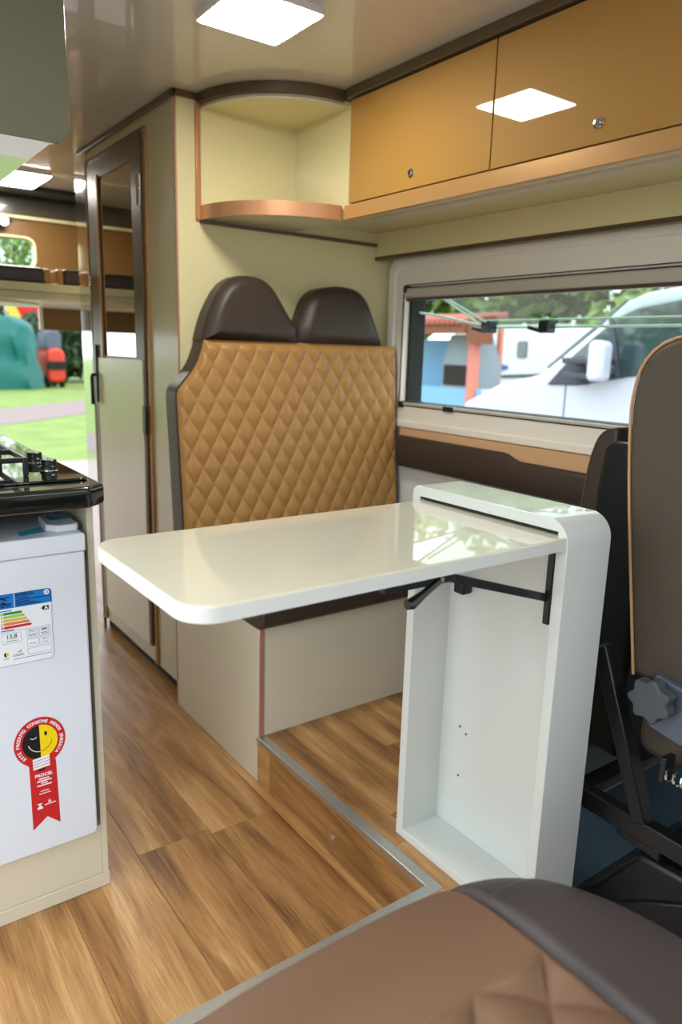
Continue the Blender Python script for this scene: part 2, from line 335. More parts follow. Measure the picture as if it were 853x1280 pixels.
# pane hinged at its top edge and swung out
hx, hz, ex, ez = WX+0.085, 1.478, 2.245, 1.352
d = Vector((ex-hx, 0, ez-hz)).normalized(); n = Vector((-d.z, 0, d.x))
P = [(hx, hz), (ex, ez), (ex+n.x*0.004, ez+n.z*0.004), (hx+n.x*0.004, hz+n.z*0.004)]
pane = MB().prism(P, 'y', 0.86, 2.13).build('pane', 'acrylic', w1, smooth=0)
MB().tube([(hx, 2.13, hz), (ex, 2.13, ez), (ex, 0.86, ez), (hx, 0.86, hz)], 0.005, 8).build('pane_edge', 'acrylic_edge', w1)
MB().tube([(hx+0.02, 2.085, hz-0.025), (ex-0.012, 2.085, ez+0.01)], 0.004, 6).build('pane_inner_edge', 'acrylic_edge', w1)
MB().tube([(ex-0.035, 2.09, ez+0.025), (ex-0.035, 0.9, ez+0.025)], 0.004, 6).build('pane_inner_edge', 'acrylic_edge', w1)
MB().tube([(WX+0.03, 2.128, 1.392), (2.0, 2.122, 1.384), (ex-0.01, 2.11, ez+0.004)], 0.005, 8).build('stay_arm', 'acrylic_edge', w1)
for yy in (2.085, 1.80, 1.1):
    b = MB().box(ex-0.045, ex+0.002, yy-0.022, yy+0.022, ez-0.022, ez+0.024).bar((ex-0.03, yy+0.01, ez-0.018), (ex-0.05, yy+0.065, ez-0.002), 0.018, 0.014)
    b.build('pane_latch', 'black_plastic', w1, bevel=0.004)
# valance above the window and its dark lower strip
vl = box('window_valance', 1.775, 1.79, 0.0, PY, 1.588, 1.672, 'cream_laminate', bevel=0.001); tag(vl, 'cream valance board between the cupboards and the window', 'valance')
b2 = box('lower_strip', 1.771, 1.792, 0.0, PY, 1.576, 1.589, 'bronze_trim', vl, bevel=0.002)
# padded strip and ledge below the window
ar = empty('arm_pad', (1.82, 1.5, 0.81), 'dark brown padded strip along the wall below the window', 'arm pad')
pad = []
for y in np.linspace(2.12, 1.02, 56):
    t = min(1, max(0, (1.60-y)/0.07)); t = t*t*(3-2*t)
    pad.append((y, 0.822-0.010*(2.12-y)/1.1, 0.938-0.004*(2.12-y)-0.020*t))
V = []; prof = [(1.8215, 0), (1.812, 0.0), (1.803, 0.1), (1.800, 0.5), (1.803, 0.9), (1.812, 1.0), (1.8215, 1.0)]
for y, a, c in pad: V += [(x, y, a+(c-a)*h) for x, h in prof]
k = len(prof); F = [(i*k+j, i*k+j+1, (i+1)*k+j+1, (i+1)*k+j) for i in range(len(pad)-1) for j in range(k-1)]+[tuple(range(k)), tuple((len(pad)-1)*k+j for j in range(k))[::-1]]
MB().add(V, F).build('pad', 'leather_dark', ar, smooth=60)
lg = box('window_ledge', 1.822, 1.859, 0.75, 2.13, 0.835, 0.964, 'ledge_tan', bevel=0.002); tag(lg, 'narrow caramel ledge strip right below the window surround', 'ledge')

# ------------------------------------------------------------------ wardrobe with mirror door
wd = empty('wardrobe', (0.985, 2.7, 0.0), 'tall beige wardrobe with a mirrored door facing the aisle', 'wardrobe')
box('body', 0.987, WX-0.002, PY+0.024, 3.19, 0.05, CZ-0.004, 'wardrobe_laminate', wd)
box('plinth', 1.01, WX-0.01, PY+0.024, 3.15, 0.0, 0.05, 'gap_dark', wd)
box('end_post', 0.975, 0.99, 3.115, 3.25, 0.0, CZ-0.004, 'chrome', wd, bevel=0.003, label='polished end post')
box('door_casing', 0.979, 0.988, 2.497, 2.522, 0.05, 1.945, 'casing_tan', wd, bevel=0.002)
box('door_casing', 0.979, 0.988, 3.085, 3.11, 0.05, 1.945, 'casing_tan', wd, bevel=0.002)
box('door_casing', 0.979, 0.988, 2.522, 3.085, 1.925, 1.945, 'bronze_trim', wd, bevel=0.002)
dr = MB().ring([(2.528, 0.12), (3.08, 0.12), (3.08, 1.922), (2.528, 1.922)], [(2.61, 1.2), (2.965, 1.2), (2.965, 1.855), (2.61, 1.855)], 'x', 0.972, 0.986).build('door', 'bronze_trim', wd, smooth=0, bevel=0.001)
box('mirror', 0.976, 0.983, 2.605, 2.97, 1.19, 1.86, 'mirror', dr, label='tall mirror set in the wardrobe door')
box('door_panel', 0.968, 0.973, 2.545, 3.03, 0.12, 1.19, 'beige_laminate', dr, bevel=0.001)
box('mirror_bead', 0.966, 0.973, 2.955, 2.98, 1.19, 1.865, 'casing_tan', dr, bevel=0.002)
b = MB().tube([(0.968, 3.05, 1.12), (0.950, 3.05, 1.12), (0.948, 3.05, 1.11), (0.948, 3.05, 1.00)], 0.007, 8).bar((0.966, 3.05, 1.01), (0.966, 3.05, 1.24), 0.03, 0.008, (1, 0, 0))
b.build('handle', 'black_metal', dr)
for zz in (1.75, 0.98, 0.35): box('hinge', 0.966, 0.974, 2.522, 2.55, zz-0.05, zz+0.05, 'chrome' if zz > 1.5 else 'black_metal', dr, bevel=0.002)

# ------------------------------------------------------------------ bench
bn = empty('bench', (1.39, 1.97, 0.0), 'two seat bench with quilted tan backrest and dark headrests', 'bench')
b = MB().box(0.956, 0.972, 1.683, PY-0.001, 0.0, 0.477).build('base_side', 'beige_laminate', bn, bevel=0.001)
box('base_front', 0.972, WX-0.003, 1.683, 1.699, ST, 0.477, 'beige_laminate', bn)
box('base_top', 0.972, WX-0.003, 1.699, PY-0.002, 0.46, 0.477, 'beige_laminate', bn)
box('corner_trim', 0.958, 0.9725, 1.679, 1.686, ST, 0.477, 'rose_edge', bn, bevel=0.001)
box('back_trim', 0.9545, 0.959, PY-0.008, PY-0.001, 0.0, 0.49, 'rose_edge', bn)
YB = lambda z: 2.17-0.08*(1.079-z)
# seat cushion
MB().prism(rrect(1.645, 2.13, 0.479, 0.60, [0.03, 0.02, 0.03, 0.05]), 'x', 0.945, WX-0.015).build('seat_cushion', 'leather_dark', bn, bevel=0.008, smooth=50)
# backrest: dark shell, quilted tan panel, headrest lobes
lobeL = [(1.029,1.264),(1.042,1.314),(1.061,1.364),(1.101,1.432),(1.145,1.465),(1.189,1.474),(1.248,1.471),(1.293,1.446),(1.328,1.397),(1.358,1.349),(1.390,1.313)]
lobeR = [(1.396,1.313),(1.411,1.357),(1.432,1.411),(1.463,1.443),(1.514,1.460),(1.572,1.467),(1.643,1.461),(1.687,1.433),(1.716,1.372),(1.76,1.267)]
tanL = [(1.034,1.264),(1.021,1.227),(1.009,1.197),(0.985,1.162),(0.957,1.132),(0.937,1.108),(0.934,1.09),(0.934,1.053),(0.935,0.929),(0.936,0.802),(0.937,0.50)]
TL = np.array(tanL[::-1])
def smooth_poly(p, it=2):
    for _ in range(it):
        q = [p[0]]
        for a, c in zip(p[:-1], p[1:]):
            q += [(a[0]*0.75+c[0]*0.25, a[1]*0.75+c[1]*0.25), (a[0]*0.25+c[0]*0.75, a[1]*0.25+c[1]*0.75)]
        p = q+[p[-1]]
    return p
XR = 1.822
def lean(me, y0):   # shift a mesh built flat (front at y0) into the leaning plane
    for v in me.vertices: v.co.y += YB(v.co.z)-y0
outline = smooth_poly(tanL[::-1], 1)+smooth_poly(lobeL, 1)+smooth_poly(lobeR, 1)+[(1.80, 1.262), (XR, 1.262), (XR, 0.50)]
me = MB().prism(outline, 'y', 2.172, 2.255).mesh('shell')
for v in me.vertices: v.co.y = min(v.co.y+YB(v.co.z)-2.17, 2.256)
link('back_shell', me, 'leather_dark', bn, bevel=0.006, smooth=40)
# headrests: puffed fronts following the lobes
def puff(name, pts, ylift, material, parent, n=7, zcut=1.268, depth=0.035):
    """pillow from an outline: rings shrinking to the centre"""
    pts = np.array(pts); c = pts.mean(0); c[1] -= 0.02; V = []; F = []; N = len(pts)
    for k in range(n+1):
        t = k/n; s = 1-t
        lift = depth*(1-(1-min(1, t/0.30))**2.4)**0.6
        for p in pts:
            q = c+(p-c)*s if k < n else c
            V.append((q[0], YB(q[1])-lift+0.002, q[1]))
    for k in range(n):
        for i in range(N): F.append((k*N+i, k*N+(i+1) % N, (k+1)*N+(i+1) % N, (k+1)*N+i))
    return MB().add(V, F).build(name, material, parent, smooth=80)
hl = smooth_poly(lobeL, 2)+[(1.392, 1.267), (1.031, 1.267)]
hr = smooth_poly(lobeR, 2)+[(1.758, 1.2671), (1.394, 1.267)]
puff('headrest', hl, 0.02, 'leather_dark', bn); puff('headrest', hr, 0.02, 'leather_dark', bn)
# quilted panel: height field with stitched diamond seams
NX, NZ = 300, 330
z0, z1 = 0.50, 1.266
V = []; F = []
for j in range(NZ+1):
    z = z0+(z1-z0)*j/NZ
    xl = float(np.interp(z, TL[:, 1], TL[:, 0])); xr = XR
    for i in range(NX+1):
        x = xl+(xr-xl)*i/NX
        xs = x-0.05*(1.079-z)
        a = (xs-0.996)/0.0655+(z-1.079)/0.108; bb = (xs-0.996)/0.0655-(z-1.079)/0.108
        ha = abs(math.sin(math.pi*a)); hb = abs(math.sin(math.pi*bb))
        h = 0.0105*(min(ha, 1)**0.5)*(min(hb, 1)**0.5)
        e = min((x-xl), (xr-x), (z1-z)*0.7+0.0)/0.02
        e = min(1, max(0, e))
        V.append((x, YB(z)-0.004-h*e-0.012*(1-(1-e)**2), z))
for j in range(NZ):
    for i in range(NX): q = j*(NX+1)+i; F.append((q, q+1, q+NX+2, q+NX+1))
MB().add(V, F).build('quilted_panel', 'leather_tan', bn, smooth=0).data.polygons.foreach_set('use_smooth', [True]*(NX*NZ))
MB().tube([(p[0]-0.002, YB(p[1])-0.003, p[1]) for p in smooth_poly(tanL, 1)], 0.0035, 6).build('piping', 'leather_dark', bn)

# ------------------------------------------------------------------ folding table and its box
BX0, BX1, BY0, BY1, BZ = 1.015, 1.138, 0.738, 1.135, 0.973
bx = empty('table_box', (1.08, 0.93, ST), 'white gloss open box pedestal carrying the folding table', 'table box')
def uprofile(t, r, ro):   # inverted U in (y,z)
    o = [(BY0, ST)]
    for k in range(9): a = R(180-90*k/8); o.append((BY0+r+r*math.cos(a), BZ-r+r*math.sin(a)))
    for k in range(9): a = R(90-90*k/8); o.append((BY1-ro+ro*math.cos(a), BZ-ro+ro*math.sin(a)))
    o.append((BY1, ST))
    i = [(BY1-t, ST), (BY1-t, BZ-t), (BY0+t, BZ-t), (BY0+t, ST)]
    return o+i
MB().prism(uprofile(0.022, 0.045, 0.02), 'x', BX0, BX1).build('casing', 'box_white', bx, bevel=0.0012, smooth=30)
box('back_panel', BX1-0.016, BX1-0.002, BY0+0.02, BY1-0.02, ST+0.018, BZ-0.02, 'box_white', bx)
box('bottom_panel', BX0, BX1-0.003, BY0+0.021, BY1-0.021, ST, ST+0.02, 'box_white', bx, bevel=0.001)
box('slot_gap', BX0+0.004, BX0+0.03, BY0+0.023, BY1-0.022, 0.9455, 0.9505, 'black_rubber', bx)
for (yy, zz) in ((1.055, 0.42), (1.035, 0.41), (1.05, 0.30), (0.80, 0.42), (0.80, 0.25)):
    MB().lathe([(0.0005, 0), (0.003, 0), (0.003, -0.0012), (0.0005, -0.0012)], (BX1-0.016, yy, zz), 'x', 8).build('screw', 'grey_bronze', bx)
tb = empty('folding_table', (0.67, 0.92, 0.92), 'cream gloss folding table leaf with rounded corners', 'table')
TX0, TX1, TY0, TY1, TZ = 0.330, 1.030, 0.741, 1.106, 0.944
pl = rrect(TX0, TX1, TY0, TY1, [0.045, 0.002, 0.002, 0.045], 8)
MB().prism(pl, 'z', TZ-0.0225, TZ).build('table_top', 'table_cream', tb, bevel=0.002, smooth=30)
MB().prism(rrect(TX0-0.0006, TX1-0.02, TY0-0.0006, TY1+0.0006, [0.0456, 0.002, 0.002, 0.0456], 8), 'z', TZ-0.0215, TZ-0.0025).build('edge_band', 'table_edge', tb, smooth=30)
for yy in (TY0+0.030, TY1-0.035):
    MB().box(0.70, 1.012, yy-0.007, yy+0.007, TZ-0.0290, TZ-0.0228).build('bracket_rail', 'black_metal', tb, bevel=0.001)
    MB().box(BX0+0.001, BX0+0.007, yy-0.006, yy+0.006, 0.780, TZ-0.024).build('bracket_plate', 'black_metal', tb, bevel=0.001)
    MB().bar((0.765, yy+0.004, TZ-0.036), (BX0+0.004, yy+0.004, 0.828), 0.008, 0.014).build('bracket_arm', 'black_metal', tb, bevel=0.001)
    MB().bar((0.64, yy, TZ-0.034), (0.78, yy, TZ-0.036), 0.014, 0.016).build('bracket_link', 'black_metal', tb, bevel=0.002)
    MB().tube([(0.745, yy-0.008, TZ-0.036), (0.715, yy-0.008, TZ-0.052), (0.690, yy-0.008, TZ-0.064), (0.682, yy-0.008, TZ-0.064)], [0.006, 0.006, 0.009, 0.008], 8).build('release_lever', 'black_plastic', tb)
    MB().lathe([(0.0005, -0.001), (0.004, -0.001), (0.004, 0.001), (0.0005, 0.001)], (0.75, yy-0.0085, TZ-0.036), 'y', 10).build('rivet', 'alu', tb)
box('latch_block', BX1-0.045, BX1-0.017, 1.046, 1.076, 0.738, 0.772, 'black_plastic', bx, bevel=0.004)

# ------------------------------------------------------------------ overhead cupboards, right
oc = empty('overhead_cupboard', (1.6, 1.0, 1.64), 'caramel lacquer overhead cupboard with two push button doors above the window', 'cupboard')
CX = 1.384
b = MB().box(CX+0.018, 1.855, -0.3, 1.909, 1.672, CZ-0.004).box(1.43, 1.855, 1.909, PY-0.002, 1.672, CZ-0.004)
b.build('carcass', 'cream_laminate', oc, smooth=0)
for a, c in ((1.3345, 1.905), (0.752, 1.3305), (0.18, 0.748), (-0.29, 0.176)):
    d_ = box('door', CX, CX+0.017, a, c, 1.678, 1.962, 'caramel_lacquer', oc, bevel=0.0012)
    yy = {1.3345: 1.621, 0.752: 1.032, 0.18: 0.46, -0.29: -0.06}[a]
    MB().lathe([(0.0005, -0.0065), (0.006, -0.0065), (0.0075, -0.005), (0.0078, -0.0035), (0.0115, -0.003), (0.0125, -0.001), (0.0125, 0.001), (0.0005, 0.001)], (CX, yy, 1.717), 'x', 24).build('push_lock', 'chrome', d_, label='round chrome push lock')
box('bottom_rail', CX-0.001, CX+0.016, -0.3, 1.925, 1.633, 1.6745, 'rail_gold', oc, bevel=0.0015)
box('crown_rail', CX-0.012, CX+0.016, -0.3, 1.918, 1.966, CZ-0.001, 'bronze_trim', oc, bevel=0.003)
box('inner_ledge', CX+0.016, 1.44, -0.3, 1.93, 1.640, 1.672, 'cream_laminate', oc)
box('lamp_strip', 1.55, 1.60, -0.3, 2.0, 1.662, 1.672, 'beige_laminate', oc)
# curved corner shelf
cs = empty('corner_shelf', (1.25, 2.1, 1.633), 'open cream corner shelf with curved rose gold front edge', 'shelf')
rr = 0.325; ccx, ccy = CX, PY
arc = [(ccx-rr*math.cos(R(a)), ccy-rr*math.sin(R(a))) for a in np.linspace(0, 90, 25)]
arcb = [(ccx-(rr-0.006)*math.cos(R(a)), ccy-(rr-0.006)*math.sin(R(a))) for a in np.linspace(0, 90, 25)]
MB().prism(arcb+[(1.425, 1.941), (1.425, PY-0.001)], 'z', 1.640, 1.668).build('shelf_board', 'cream_laminate', cs)
MB().prism(arc+arcb[::-1], 'z', 1.633, 1.675).build('curved_edge', 'rose_gold', cs, smooth=40)
MB().prism(arcb+[(1.425, 1.941), (1.425, PY-0.001)], 'z', 1.958, 1.972).build('top_board', 'cream_laminate', cs)
arct = [(ccx-(rr+0.008)*math.cos(R(a)), ccy-(rr+0.008)*math.sin(R(a))) for a in np.linspace(0, 90, 25)]
arcu = [(ccx-(rr-0.012)*math.cos(R(a)), ccy-(rr-0.012)*math.sin(R(a))) for a in np.linspace(0, 90, 25)]
MB().prism(arct+arcu[::-1], 'z', 1.966, CZ-0.001).build('top_trim', 'bronze_trim', cs, smooth=40, bevel=0.002)
MB().prism(arcb+arcu[::-1], 'z', 1.954, 1.9665).build('top_lip', 'beige_laminate', cs, smooth=40)
box('side_panel', 1.412, 1.428, 1.925, PY-0.001, 1.655, 1.972, 'cream_laminate', cs)
box('end_panel', CX+0.0165, 1.428, 1.9095, 1.926, 1.66, 1.972, 'cream_laminate', cs)
box('back_panel', 1.062, 1.412, PY-0.006, PY-0.001, 1.66, 1.972, 'cream_laminate', cs)
box('side_trim', 1.048, 1.064, PY-0.012, PY, 1.633, 1.975, 'rose_gold', cs, bevel=0.002)
MB().box(1.062, 1.776, PY-0.010, PY, 1.624, 1.636).build('under_strip', 'grey_bronze', cs, bevel=0.002)

# ------------------------------------------------------------------ ceiling lamps
def lamp(x0, x1, y0, y1, label):
    e = empty('ceiling_lamp', ((x0+x1)/2, (y0+y1)/2, CZ-0.02), label, 'lamp', 'lit square ceiling lamps')
    MB().ring(rrect(x0-0.006, x1+0.006, y0-0.006, y1+0.006, 0.012), rrect(x0, x1, y0, y1, 0.008), 'z', CZ-0.016, CZ).build('frame', 'lamp_frame', e)
    MB().prism(rrect(x0, x1, y0, y1, 0.008), 'z', CZ-0.018, CZ-0.008).build('diffuser', 'led', e)
lamp(0.822, 1.030, 1.537, 1.747, 'lit square white lamp on the ceiling in front of the corner shelf')
lamp(0.79, 1.0, 3.68, 4.02, 'lit white lamp on the rear ceiling above the raised bed')
ht = empty('roof_hatch', (1.1, 3.4, CZ), 'dark roof hatch panel in the rear ceiling', 'hatch')
MB().ring(rrect(0.70, 1.35, 4.04, 4.285, 0.02), rrect(0.73, 1.32, 4.06, 4.27, 0.02), 'z', CZ-0.02, CZ).build('frame', 'black_plastic', ht)
box('panel', 0.72, 1.33, 4.05, 4.275, CZ-0.012, CZ-0.002, 'van_glass', ht)
sl = empty('reading_lamp', (0.90, 4.26, 1.86), 'small bright reading lamp on the rear header', 'lamp')
box('bracket', 0.86, 0.96, 4.27, 4.298, 1.858, 1.872, 'chrome', sl, bevel=0.002)
MB().lathe([(0.0005, 0), (0.02, 0), (0.026, -0.03), (0.0005, -0.03)], (0.905, 4.27, 1.845), 'y', 16).build('head', 'chrome', sl)
MB().lathe([(0.0005, -0.0305), (0.021, -0.0305), (0.021, -0.0325), (0.0005, -0.0325)], (0.905, 4.27, 1.845), 'y', 16).build('bulb', 'led', sl)

# ------------------------------------------------------------------ rear raised bed
bd = empty('raised_bed', (0.95, 3.8, 1.42), 'raised bed platform across the rear of the van', 'bed')
box('bed_board', 0.052, WX-0.002, 3.42, 4.28, 1.425, 1.480, 'wardrobe_laminate', bd, bevel=0.004)
box('bed_rail', 0.052, WX-0.002, 3.40, 3.42, 1.455, 1.490, 'cream_laminate', bd, bevel=0.003)
box('bed_rail', 0.052, WX-0.002, 3.40, 3.42, 1.418, 1.428, 'cream_laminate', bd, bevel=0.003)
MB().bar((0.60, 3.41, 1.415), (0.93, 3.80, 1.423), 0.03, 0.014).build('brace', 'cream_laminate', bd)
for x0, x1, lab in ((0.06, 0.905, 'dark brown bed cushion with tan side on the left of the raised bed'), (0.925, 1.845, 'dark brown bed cushion with tan side by the wardrobe on the raised bed')):
    e = empty('bed_cushion', ((x0+x1)/2, 3.8, 1.49), lab, 'cushion', 'cushions on the raised bed')
    MB().prism(rrect(3.405, 4.27, 1.4905, 1.556, [0.01, 0.01, 0.02, 0.02]), 'x', x0+0.03, x1-0.03).build('cushion_body', 'leather_dark', e, bevel=0.012, seg=3, smooth=60)
    MB().prism(rrect(3.41, 4.27, 1.4905, 1.554, [0.01, 0.01, 0.02, 0.02]), 'x', x0, x0+0.034).build('cushion_side', 'leather_tan', e, bevel=0.012, seg=3, smooth=60)
    MB().prism(rrect(3.41, 4.27, 1.4905, 1.554, [0.01, 0.01, 0.02, 0.02]), 'x', x1-0.034, x1).build('cushion_side', 'leather_tan', e, bevel=0.012, seg=3, smooth=60)

# ------------------------------------------------------------------ kitchen
kc = empty('kitchen_cabinet', (0.25, 2.2, 0.0), 'beige kitchen cabinet housing the refrigerator', 'cabinet')
KY = 1.512
box('side_panel', 0.446, 0.460, KY, 2.95, 0.0, 0.917, 'beige_laminate', kc, bevel=0.001)
box('side_panel', 0.052, 0.067, KY, 2.95, 0.0, 0.917, 'beige_laminate', kc, bevel=0.001)
box('plinth_board', 0.067, 0.4458, KY, KY+0.016, 0.036, 0.162, 'beige_laminate', kc, bevel=0.001)
box('kick_board', 0.055, 0.462, KY-0.002, KY+0.014, 0.0, 0.035, 'beige_laminate', kc, bevel=0.002)
box('shelf_board', 0.067, 0.446, KY+0.016, 2.1, 0.15, 0.1625, 'beige_laminate', kc)
box('back_panel', 0.067, 0.446, 2.10, 2.115, 0.05, 0.917, 'beige_laminate', kc)
wt = MB().prism([(0.052, 1.452), (0.438, 1.452), (0.478, 1.486), (0.478, 2.96), (0.052, 2.96)], 'z', 0.918, 0.962).build('worktop', 'granite', bevel=0.009, seg=4, smooth=50)
tag(wt, 'polished black granite worktop with a chamfered corner', 'worktop')
ck = empty('cooktop', (0.28, 1.8, 0.962), 'black glass gas cooktop set on the worktop', 'cooktop')
MB().prism(rrect(0.09, 0.462, 1.53, 2.14, 0.02), 'z', 0.9625, 0.968).build('glass_plate', 'hob_glass', ck, bevel=0.0015)
for kx, ky in ((0.415, 1.665), (0.415, 1.79)):
    k = MB().lathe([(0.0005, 0.023), (0.0145, 0.023), (0.0165, 0.021), (0.0165, 0.011), (0.019, 0.008), (0.0195, 0.0), (0.0005, 0.0)], (kx, ky, 0.968), 'z', 28).build('knob', 'black_plastic', ck)
    MB().lathe([(0.0198, 0.0), (0.0202, 0.0), (0.0202, 0.001), (0.0198, 0.001)], (kx, ky, 0.968), 'z', 28).build('ring', 'chrome', k)
g = MB()
gx0, gx1, gy0, gy1, gz = 0.12, 0.352, 1.60, 1.86, 1.002
for a, c in (((gx0, gy0), (gx1, gy0)), ((gx1, gy0), (gx1, gy1)), ((gx1, gy1), (gx0, gy1)), ((gx0, gy1), (gx0, gy0))): g.bar((*a, gz), (*c, gz), 0.009, 0.011)
for (x, y) in ((gx0, gy0), (gx1, gy0), (gx1, gy1), (gx0, gy1)): g.bar((x, y, 0.9685), (x, y, gz+0.005), 0.010, 0.010, (0, 1, 0))
cx_, cy_ = (gx0+gx1)/2, (gy0+gy1)/2
for a in ((gx0, cy_), (gx1, cy_), (cx_, gy0), (cx_, gy1)): g.bar((*a, gz), (cx_+(a[0]-cx_)*0.25, cy_+(a[1]-cy_)*0.25, gz+0.003), 0.008, 0.012)
g.build('grate', 'black_metal', ck, bevel=0.002)
bu = MB().lathe([(0.0005, 0.020), (0.026, 0.020), (0.03, 0.016), (0.03, 0.012), (0.042, 0.010), (0.044, 0.0), (0.0005, 0.0)], (cx_, cy_, 0.968), 'z', 28).build('burner', 'black_metal', ck)
MB().lathe([(0.044, 0.0), (0.056, 0.0), (0.056, 0.003), (0.044, 0.004)], (cx_, cy_, 0.968), 'z', 28).build('burner_dish', 'chrome', bu)

# refrigerator with its stickers
fr = empty('refrigerator', (0.25, 1.7, 0.163), 'white compact refrigerator with energy stickers on its door', 'refrigerator')
FY = 1.486
MB().box(0.078, 0.430, 1.53, 2.05, 0.164, 0.824).build('body', 'plastic_white', fr)
MB().prism(rrect(0.072, 0.432, 0.1635, 0.823, [0.012, 0.012, 0.004, 0.004]), 'y', FY, 1.528).build('door', 'plastic_white', fr, bevel=0.005, seg=3, smooth=40)
cap = MB().prism(rrect(0.070, 0.4335, 0.824, 0.862, [0.003, 0.003, 0.006, 0.006]), 'y', FY-0.004, 2.05).build('top_cap', 'plastic_white', fr, bevel=0.003, seg=2, smooth=40)
box('recess_panel', 0.09, 0.417, FY-0.0046, FY-0.003, 0.831, 0.853, 'plastic_white', cap, bevel=0.001)
MB().prism([(0.368, 1.53), (0.385, 1.507), (0.424, 1.508), (0.430, 1.518), (0.430, 1.62), (0.375, 1.62)], 'z', 0.8622, 0.877).build('hinge_cover', 'plastic_white', fr, bevel=0.003)
MB().prism([(0.385, 1.56), (0.4302, 1.56), (0.4302, 1.60), (0.385, 1.60)], 'z', 0.8772, 0.8778).build('blue_tape', 'st_tape', fr, label='strip of blue packing tape')
MB().prism([(0.315, 1.510), (0.366, 1.530), (0.370, 1.575), (0.315, 1.545)], 'z', 0.8622, 0.8628).build('blue_tape', 'st_tape', fr, label='strip of blue packing tape')
# energy label
y0 = FY-0.0004
def patch(name, poly, material, parent, lift=0.0):
    return MB().prism(poly, 'y', y0-0.0002-lift, y0-lift).build(name, material, parent, smooth=0)
ex0, ex1, ez0, ez1 = 0.249, 0.361, 0.604, 0.756
el = patch('energy_label', rrect(ex0, ex1, ez0, ez1, 0.008), 'st_white', fr)
el['label'] = 'blue and white energy rating sticker'
MB().ring(rrect(ex0+0.0012, ex1-0.0012, ez0+0.0012, ez1-0.0012, 0.008), rrect(ex0+0.002, ex1-0.002, ez0+0.002, ez1-0.002, 0.0075), 'y', y0-0.0005, y0-0.0002).build('label_border', 'st_line', el)
patch('label_header', rrect(ex0, ex1, 0.726, ez1, [0.0005, 0.0005, 0.008, 0.008]), 'st_blue', el, 0.0003)
patch('header_divider', [(0.2895, 0.7265), (0.2905, 0.7265), (0.2905, 0.7555), (0.2895, 0.7555)], 'st_white', el, 0.0006)
text('label_title', 'ENERGIA', 0.0085, 0.2925, 0.7505, y0-0.0008, 'st_navy', el, 'LEFT', bold=0.0001)
for k, (zz, ln) in enumerate(((0.7445, 0.024), (0.7405, 0.064), (0.7370, 0.026), (0.7335, 0.036), (0.7300, 0.048))):
    patch('small_print', [(0.293, zz-0.0009), (0.293+ln, zz-0.0009), (0.293+ln, zz+0.0009), (0.293, zz+0.0009)], 'st_navy', el, 0.0006)
MB().prism([(0.3515+0.0052*math.cos(R(a)), 0.7485+0.0058*math.sin(R(a))) for a in range(0, 360, 20)], 'y', y0-0.0010, y0-0.0006).build('header_seal', 'st_white', el)
MB().ring([(0.3515+0.0028*math.cos(R(a)), 0.7485+0.003*math.sin(R(a))) for a in range(0, 360, 30)], [(0.3515+0.0016*math.cos(R(a)), 0.7485+0.0018*math.sin(R(a))) for a in range(0, 360, 30)], 'y', y0-0.0013, y0-0.0010).build('header_seal_mark', 'st_grey', el)
patch('header_emblem', [(0.257, 0.750), (0.284, 0.750), (0.282, 0.748), (0.272, 0.7475), (0.2775, 0.743), (0.273, 0.743), (0.262, 0.7478), (0.257, 0.748)], 'st_navy', el, 0.0006)
patch('header_emblem', [(0.259, 0.734), (0.284, 0.734), (0.284, 0.736), (0.276, 0.7365), (0.271, 0.7405), (0.267, 0.7405), (0.264, 0.7365), (0.259, 0.736)], 'st_navy', el, 0.0006)
text('header_emblem_name', 'INMETRO', 0.0052, 0.2715, 0.7305, y0-0.0008, 'st_navy', el, bold=0.0001)
for k, (c, xx) in enumerate((('st_green', 0.304), ('st_lime', 0.3085), ('st_yel', 0.3125), ('st_or', 0.3165), ('st_red', 0.3205))):
    zt = 0.7155-0.0072*k
    a = patch('rating_bar', [(0.263, zt-0.0026), (xx-0.0025, zt-0.0026), (xx, zt), (xx-0.0025, zt+0.0026), (0.263, zt+0.0026)], c, el, 0.0003)
    text('rating_letter', 'ABCDE'[k], 0.0058, 0.2665, zt, y0-0.0008, 'st_white', el, bold=0.0002)
patch('rating_print', [(0.262, 0.7205), (0.284, 0.7205), (0.284, 0.7222), (0.262, 0.7222)], 'st_black', el, 0.0003)
patch('rating_print', [(0.262, 0.6795), (0.286, 0.6795), (0.286, 0.6812), (0.262, 0.6812)], 'st_black', el, 0.0003)
patch('rating_arrow', [(0.3395, 0.7155), (0.3435, 0.7200), (0.3545, 0.7200), (0.3545, 0.7110), (0.3435, 0.7110)], 'st_black', el, 0.0003)
text('rating_arrow_letter', 'A', 0.0100, 0.349, 0.7154, y0-0.0008, 'st_white', el, bold=0.0004)
def frame(x0, x1, z0, z1):
    MB().ring(rrect(x0, x1, z0, z1, 0.0025, 3), rrect(x0+0.0005, x1-0.0005, z0+0.0005, z1-0.0005, 0.0022, 3), 'y', y0-0.0005, y0-0.0002).build('value_frame', 'st_line', el)
frame(0.263, 0.2985, 0.653, 0.674); frame(0.309, 0.331, 0.657, 0.675); frame(0.309, 0.331, 0.638, 0.655); frame(0.333, 0.356, 0.657, 0.675); frame(0.333, 0.356, 0.638, 0.655); frame(0.309, 0.356, 0.622, 0.635)
patch('value_rule', [(0.252, 0.6775), (0.358, 0.6775), (0.358, 0.6780), (0.252, 0.6780)], 'st_line', el, 0.0003)
text('value', '13,8', 0.0125, 0.2805, 0.6665, y0-0.0006, 'st_black', el)
text('value', '71 l', 0.0078, 0.3195, 0.6705, y0-0.0006, 'st_black', el); text('value', '000 l', 0.0072, 0.3445, 0.6705, y0-0.0006, 'st_black', el); text('value', '71 l', 0.0072, 0.3445, 0.6495, y0-0.0006, 'st_black', el)
